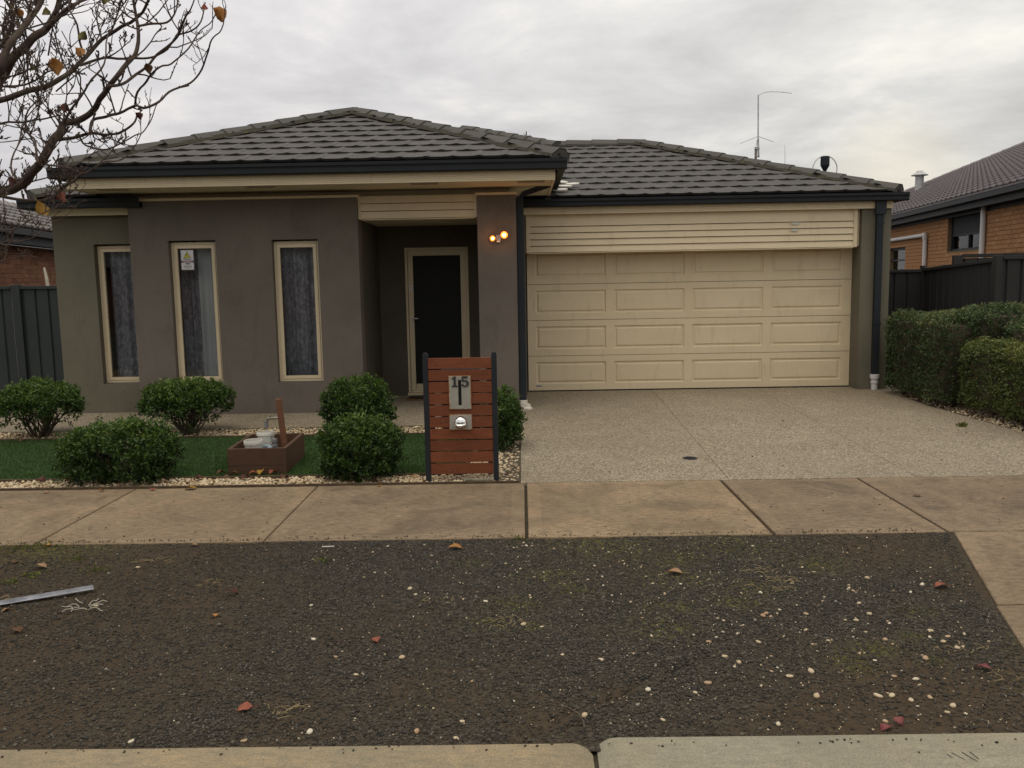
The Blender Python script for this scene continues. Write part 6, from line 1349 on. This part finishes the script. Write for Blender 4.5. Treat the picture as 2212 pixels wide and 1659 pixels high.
# ================================================================== SMALL THINGS ON THE GROUND
def ground_leaf(x, y, L, mat, label, z=0.0, rot=None, seed=0, curl=0.35, flip=False):
    V_, F_ = leaf_mesh(L, curl, seed + 100); me = bpy.data.meshes.new('fallen_leaf'); me.from_pydata(V_, [], F_); me.materials.append(M[mat]); me.polygons.foreach_set('use_smooth', [True] * len(F_))
    o = bpy.data.objects.new('fallen_leaf', me); col.objects.link(o); o.location = (x, y, z + 0.003 + L * 0.05); rr_ = random.Random(seed); o.rotation_euler = (rr_.uniform(-.2, .2) + (math.pi if flip else 0), rr_.uniform(-.25, .25), rot if rot is not None else rr_.uniform(0, 6.28)); sm = o.modifiers.new('t', 'SOLIDIFY'); sm.thickness = 0.0008
    tag(o, label, 'leaf', 'fallen autumn leaves'); return o
vz = -0.006
GLV = [(-2.772, 4.80, .075, 'leaf_tan', 'tan fallen leaf on dark soil above the metal strip', 1.4), (-3.015, 4.892, .06, 'leaf_brown', 'brown curled leaf at the far left of the nature strip', .4), (-1.51, 4.337, .07, 'leaf_maroon', 'maroon leaf lying alone left of centre on the dark gravel', 1.5),
 (-2.045, 5.206, .045, 'leaf_tan', 'small tan leaf touching the footpath edge at left', 1.7), (-2.991, 5.244, .04, 'leaf_yellow', 'little yellow leaf beside the weeds at the footpath edge', 1.2), (-1.518, 4.028, .035, 'leaf_orange', 'tiny orange leaf scrap left of the centre gravel', 0.3),
 (-2.38, 3.862, .065, 'leaf_brown', 'rust brown leaf below the metal strip', 1.0), (-1.052, 3.121, .06, 'leaf_red', 'dull red leaf scrap near the kerb left of centre', 2.0), (-2.601, 4.168, .05, 'leaf_tan', 'pale tan leaf under the left end of the metal strip', 2.4),
 (-0.387, 5.059, .085, 'leaf_orange', 'bright orange leaf just below the footpath near the middle joint', 1.5), (-0.672, 3.706, .05, 'leaf_red', 'dark red crumpled leaf in the middle gravel', .5), (0.852, 4.558, .085, 'leaf_tan', 'peach coloured leaf with stalk amid pale pebbles', 1.35),
 (2.168, 4.318, .075, 'leaf_red', 'thin orange red leaf at the right near the slab edge', 1.8), (1.878, 3.357, .062, 'leaf_pink', 'pinkish red leaf near the right frame edge', .8), (1.290, 2.925, .05, 'leaf_pink', 'folded crimson leaf at the kerb edge, its left half', 2.0), (1.335, 2.935, .042, 'leaf_pink', 'crimson leaf half nearest the right, at the kerb edge', 0.2),
 (1.945 + .9, 6.10, .055, 'leaf_brown', 'dark brown leaf on the footpath at the right', 1.2), (-2.93, 6.64, .06, 'leaf_red', 'red leaf under the largest front shrub on the footpath edge', .7), (-2.60, 6.67, .10, 'leaf_yellow', 'big golden leaf at the footpath edge beside the largest shrub', 1.6),
 (-3.75, 6.60, .05, 'leaf_tan', 'tan leaf against the timber edging at far left', 1.1), (-3.33, 6.66, .05, 'leaf_orange', 'orange leaf in front of the largest shrub', 2.2), (-1.14, 6.66, .045, 'leaf_yellow', 'yellow leaf at the foot of the round dense front shrub', .5),
 (-0.90, 6.95, .07, 'leaf_tan', 'curled tan leaf on the pebbles left of the letterbox', .2), (-0.14, 7.02, .05, 'leaf_maroon', 'maroon leaf on pebbles right of the letterbox', .6), (-4.2, 8.4, .05, 'leaf_tan', 'tan leaf on the left part of the turf', .5), (-4.05, 7.6, .05, 'leaf_orange', 'dull orange leaf on the turf near the front pebbles', 1.5),
 (-2.98, 6.90, .05, 'leaf_brown', 'brown leaf tucked under the largest shrub', 1.0)]
for i, (x, y, L, m_, lb_, rz) in enumerate(GLV): ground_leaf(x, y, L, m_, lb_, vz if y < 5.25 else (-0.008 if 6.8 < y < 7.1 else 0.0), rz, i)
for i, (x, y, m_, lb_) in enumerate([(-2.42, 7.16, 'leaf_brown', 'brown leaf in the pile before the planter, its left end'), (-2.33, 7.12, 'leaf_red', 'rusty red leaf in the pile before the planter'), (-2.24, 7.13, 'leaf_yellow', 'yellow leaf on the pile before the planter'), (-2.16, 7.15, 'leaf_red', 'red brown leaf at the right of the planter leaf pile'), (-2.30, 7.05, 'leaf_maroon', 'dark leaf lowest in the planter leaf pile'), (-2.62, 7.17, 'leaf_brown', 'curled brown leaf at the left corner of the planter'), (-2.68, 7.02, 'leaf_maroon', 'dark leaf on pebbles left of the planter'), (-2.01, 7.0, 'leaf_maroon', 'dark curled leaf on pebbles right of the planter'), (-2.50, 6.95, 'leaf_brown', 'brown leaf on the pebbles below the planter corner'), (-4.0, 7.0, 'leaf_maroon', 'dark leaf on pebbles at far left'), (-3.75, 7.02, 'leaf_red', 'red brown leaf on pebbles left of the largest shrub'), (-5.3, 8.9, 'leaf_brown', 'brown leaf on the turf under the leftmost shrub'), (-0.42, 9.2, 'leaf_brown', 'brown leaf on the back pebbles behind the letterbox'), (-1.0, 9.25, 'leaf_brown', 'brown leaf on the back pebbles left of the letterbox')]):
    ground_leaf(x, y, 0.085, m_, lb_, 0.0, None, 60 + i, 0.6)
# crossing wreath of leaf litter under shrubs
V_, F_ = [], []
n = 260; cs = [(-5.2, 9.25, .42, .15), (-3.7, 9.25, .45, .15), (-3.36, 6.93, .45, .1), (-1.35, 6.9, .32, .1), (-0.3, 8.1, .2, .3), (5.1, 10.5, .1, 1.2)]
li = rng.integers(0, len(cs), n); P0 = np.array([[cs[k_][0] + rng.normal(0, cs[k_][2] * .6), cs[k_][1] + rng.normal(0, cs[k_][3] * .7), 0.0 + rng.uniform(-.005, .01)] for k_ in li]); P0 = P0[(P0[:, 1] > 6.78)]
D0 = rng.normal(size=(len(P0), 3)); D0[:, 2] *= 0.3; D0 /= np.linalg.norm(D0, axis=1, keepdims=True); V, F = leaves(P0, D0, rng.uniform(.02, .05, len(P0)), rng.uniform(.012, .03, len(P0)))
tag(np_mesh('leaf_litter', V, F, 'leaf_brown'), 'brown leaf litter under the shrubs', 'leaf litter', kind='stuff')

# pale pebbles strayed over the nature strip: the biggest stand one by one
protos = []
for k_ in range(6):
    v = ICO_V * (1 + rng.uniform(-.24, .20, (12, 1))) * np.array([1, rng.uniform(.62, .9), rng.uniform(.34, .5)]); me = bpy.data.meshes.new('pebble'); me.from_pydata([tuple(a) for a in v], [], [tuple(int(i) for i in a) for a in ICO_F]); me.materials.append(M['pebble'])
    bm = bmesh.new(); bm.from_mesh(me); bmesh.ops.subdivide_edges(bm, edges=bm.edges, cuts=1, smooth=0.35); bm.to_mesh(me); bm.free(); me.polygons.foreach_set('use_smooth', [True] * len(me.polygons)); protos.append(me)
BIG = [(0.806, 3.681), (0.843, 3.533), (0.889, 3.479), (1.157, 3.38), (1.059, 3.338), (1.11, 3.166), (1.672, 3.482), (1.45, 3.123), (1.395, 3.165), (1.472, 3.324), (1.585, 3.678), (1.632, 3.972), (1.541, 3.899), (1.195, 4.265), (1.874, 3.708), (1.828, 3.776), (1.146, 3.992), (1.023, 3.674), (1.585, 3.079), (0.903, 2.963), (0.72, 3.295), (1.531, 3.14), (1.813, 4.46), (2.055, 4.356), (1.859, 3.593), (1.545, 3.295), (1.124, 3.966), (1.335, 3.986), (1.344, 3.163), (1.828, 3.654), (-0.402, 2.933), (-0.257, 2.885), (0.209, 3.036), (-0.542, 3.555), (0.473, 3.236), (-0.017, 3.904), (-0.207, 4.192), (-0.918, 5.026), (-0.575, 4.309), (0.313, 3.513), (-0.615, 4.397), (-0.711, 3.4), (-2.234, 4.791), (-1.416, 2.889), (-0.793, 2.951), (-1.013, 2.889), (-2.195, 4.212), (-0.971, 3.752)]
def pebble(x, y, r_):
    o = bpy.data.objects.new('pebble', random.choice(protos)); col.objects.link(o); zz = float(verge_z(np.array([x]), np.array([y]))[0]); o.location = (x, y, zz + r_ * 0.28); o.scale = (r_, r_, r_); o.rotation_euler = (random.uniform(-.2, .2), random.uniform(-.2, .2), random.uniform(0, 6.28))
    tag(o, 'pale cream pebble strayed onto the dark gravel of the nature strip', 'pebble', 'pale pebbles scattered on the nature strip')
for x, y in BIG: pebble(x, y, random.uniform(0.012, 0.019))
cnt = 0
while cnt < 175:
    x, y = random.uniform(-1.3, 2.25), random.uniform(2.95, 5.2); w_ = 0.10 + 0.75 * math.exp(-((x - 1.2) / 0.75) ** 2 - ((y - 3.7) / 0.8) ** 2) + 0.75 * math.exp(-((x - 0.2) / 0.9) ** 2 - ((y - 4.85) / 0.4) ** 2) + 0.3 * (x > -0.9) * math.exp(-((y - 4.2) / .8) ** 2)
    if random.random() < w_ and not (y > 3.5 and x > 2.0 + (y - 3.5) * 0.35): pebble(x, y, random.uniform(0.0055, 0.0115)); cnt += 1
n = 900; x = rng.normal(0.8, 1.0, n); y = rng.uniform(2.9, 5.22, n); kk = in_poly(x, y, VERGE) & (x > -3.5); x, y = x[kk], y[kk]; s_ = rng.uniform(0.0025, 0.006, len(x))
V, F, kv = stones(np.stack([x, y, verge_z(x, y) + s_ * .5], 1), s_, 'oct', .6); tag(np_mesh('stone_chips', V, F, 'stone_cream', attrs={'tint': np.repeat(rng.uniform(.3, 1, len(x)), kv)}), 'small pale stone chips mixed in the dark gravel', 'gravel', kind='stuff')
# moss, weeds, straw
def tufts(name, spots, label, mat, L, per, spread, cat):
    P0 = []
    for (x, y, r_) in spots:
        k_ = int(per * r_ * 10); P0.append(np.stack([rng.normal(x, r_ * spread, k_), rng.normal(y, r_ * spread * .7, k_), np.full(k_, vz - 0.002)], 1))
    P0 = np.concatenate(P0); D0 = rng.normal(0, .7, (len(P0), 3)); D0[:, 2] = np.abs(D0[:, 2]) + .25; D0 /= np.linalg.norm(D0, axis=1, keepdims=True); V, F = leaves(P0, D0, rng.uniform(.5, 1.2, len(P0)) * L, rng.uniform(.3, .6, len(P0)) * L)
    tag(np_mesh(name, V, F, mat, attrs={'tint': np.repeat(rng.uniform(0, 1, len(P0)), 4)}), label, cat, kind='stuff')
tufts('moss', [m_ for m_ in MOSS if m_[0] > -2.5], 'flat patches of green moss in the dark gravel', 'weed_green', 0.006, 150, .5, 'moss')
tufts('weeds', [(-3.2, 5.20, .16), (-3.0, 5.23, .13), (-2.79, 4.70, .06), (-2.85, 4.58, .06), (-2.67, 4.96, .05), (-1.18, 4.87, .04), (-0.03, 5.235, .05), (-2.45, 4.75, .06), (2.2, 3.3, .06)], 'small green weeds at the left of the nature strip and in the joints', 'weed_green', 0.024, 55, .6, 'weeds')
WD = tag(np_mesh('weed', *leaves(np.stack([rng.normal(4.585, .020, 90), rng.normal(8.96, .018, 90), np.full(90, 0.0)], 1), (lambda d: d / np.linalg.norm(d, axis=1, keepdims=True))(rng.normal(0, .6, (90, 3)) + np.array([0, 0, .8])), rng.uniform(.03, .06, 90), rng.uniform(.008, .016, 90)), 'weed_green', attrs={'tint': np.repeat(rng.uniform(0, 1, 90), 4)}, origin=(4.585, 8.96, 0)), 'lone green weed growing from the driveway near the hedge', 'weed')
# dry straw and twigs
mb = MB()
for (x, y, k_) in ((1.29, 4.58, 26), (1.37, 4.42, 22), (1.3, 4.30, 18), (-0.42, 4.2, 14), (-0.1, 3.92, 16), (1.85, 3.55, 12), (1.85, 3.3, 10), (-0.9, 3.1, 16), (-2.2, 4.9, 18), (-2.8, 4.3, 30), (-1.7, 4.5, 12), (2.35, 3.35, 8)):
    for j in range(k_):
        a = random.uniform(0, 3.14); L = random.uniform(.015, .06); cx_, cy_ = random.gauss(x, .06), random.gauss(y, .03); mb.tube([(cx_, cy_, vz + .004), (cx_ + L * .5 * math.cos(a), cy_ + L * .5 * math.sin(a), vz + .010), (cx_ + L * math.cos(a + .3), cy_ + L * math.sin(a + .3), vz + .004)], 0.0011, 3)
tag(mb.build('straw', 'straw', None), 'dry grass stalks lying in clumps on the gravel', 'straw', kind='stuff')
TW = thing('twig', (0.2, 3.05, 0), 'bent dry twig beside the wheel rut near the kerb', 'twig'); mb = MB(); mb.tube([(0.115, 3.10, 0.0), (0.15, 3.06, 0.012), (0.185, 3.02, 0.010), (0.20, 2.97, 0.004), (0.20, 2.93, 0.002)], 0.003, 5); mb.tube([(0.13, 3.08, .006), (0.12, 3.04, .01)], 0.002, 4); mb.build('stem', 'stem_brown', TW)
# metal strip, dried roots, white stick
MS = thing('metal_strip', (-2.55, 4.32, 0), 'bare aluminium angle strip lying on dark soil at the left', 'metal strip')
p0, p1 = Vector((-2.322, 4.447, 0.0)), Vector((-3.05, 4.03, 0.0)); dv = (p1 - p0).normalized(); nv = Vector((-dv.y, dv.x, 0)); mb = MB()
mb.prism([(0, 0.012), (0.040, 0.018), (0.040, 0.0195), (0.0015, 0.014), (0.0, 0.030), (-0.0015, 0.030), (-0.0015, 0.012)], lambda u, v, w: tuple(p0 + dv * w + nv * u + Vector((0, 0, v - 0.012))), 0, (p1 - p0).length); mb.build('strip', 'aluminium', MS)
RT = thing('dried_roots', (-2.23, 4.16, 0), 'little tangle of dried white roots below the metal strip', 'roots'); mb = MB()
for j in range(9):
    p = Vector((-2.23 + random.uniform(-.05, .05), 4.17 + random.uniform(-.06, .06), 0)); a = random.uniform(0, 6.28); pts = [p]
    for k_ in range(5): a += random.uniform(-.8, .8); p = p + Vector((math.cos(a), math.sin(a) * .8, 0)) * .02; pts.append(Vector((p.x, p.y, random.uniform(0.0, .012))))
    mb.tube(pts, 0.0022, 4)
mb.build('roots', 'root_white', RT)
WS = thing('white_stick', (-1.21, 5.11, 0), 'short white plastic stick on gravel below the footpath', 'stick'); mb = MB(); mb.tube([(-1.245, 5.11, .004), (-1.17, 5.115, .004)], 0.004, 6); mb.build('stick', 'white_plastic', WS)
# crumbs on path and driveway
n = 420; x = rng.uniform(-4, 5, n); y = rng.uniform(5.3, 9.5, n); kk = (y < 6.7) | ((x > 0.1) & (x < 4.9)); x, y = x[kk], y[kk]; s_ = rng.uniform(.003, .009, len(x)) * np.where(rng.uniform(0, 1, len(x)) < .08, 1.8, 1)
V, F, kv = stones(np.stack([x, y, s_ * .25 + .0005], 1), s_, 'oct', .4); tag(np_mesh('crumbs', V, F, 'soil'), 'dark crumbs of soil and bark strewn on the footpath and driveway', 'crumbs', kind='stuff')
print('objects', len(bpy.data.objects), 'tris', sum(len(o.data.polygons) for o in bpy.data.objects if o.type == 'MESH'))
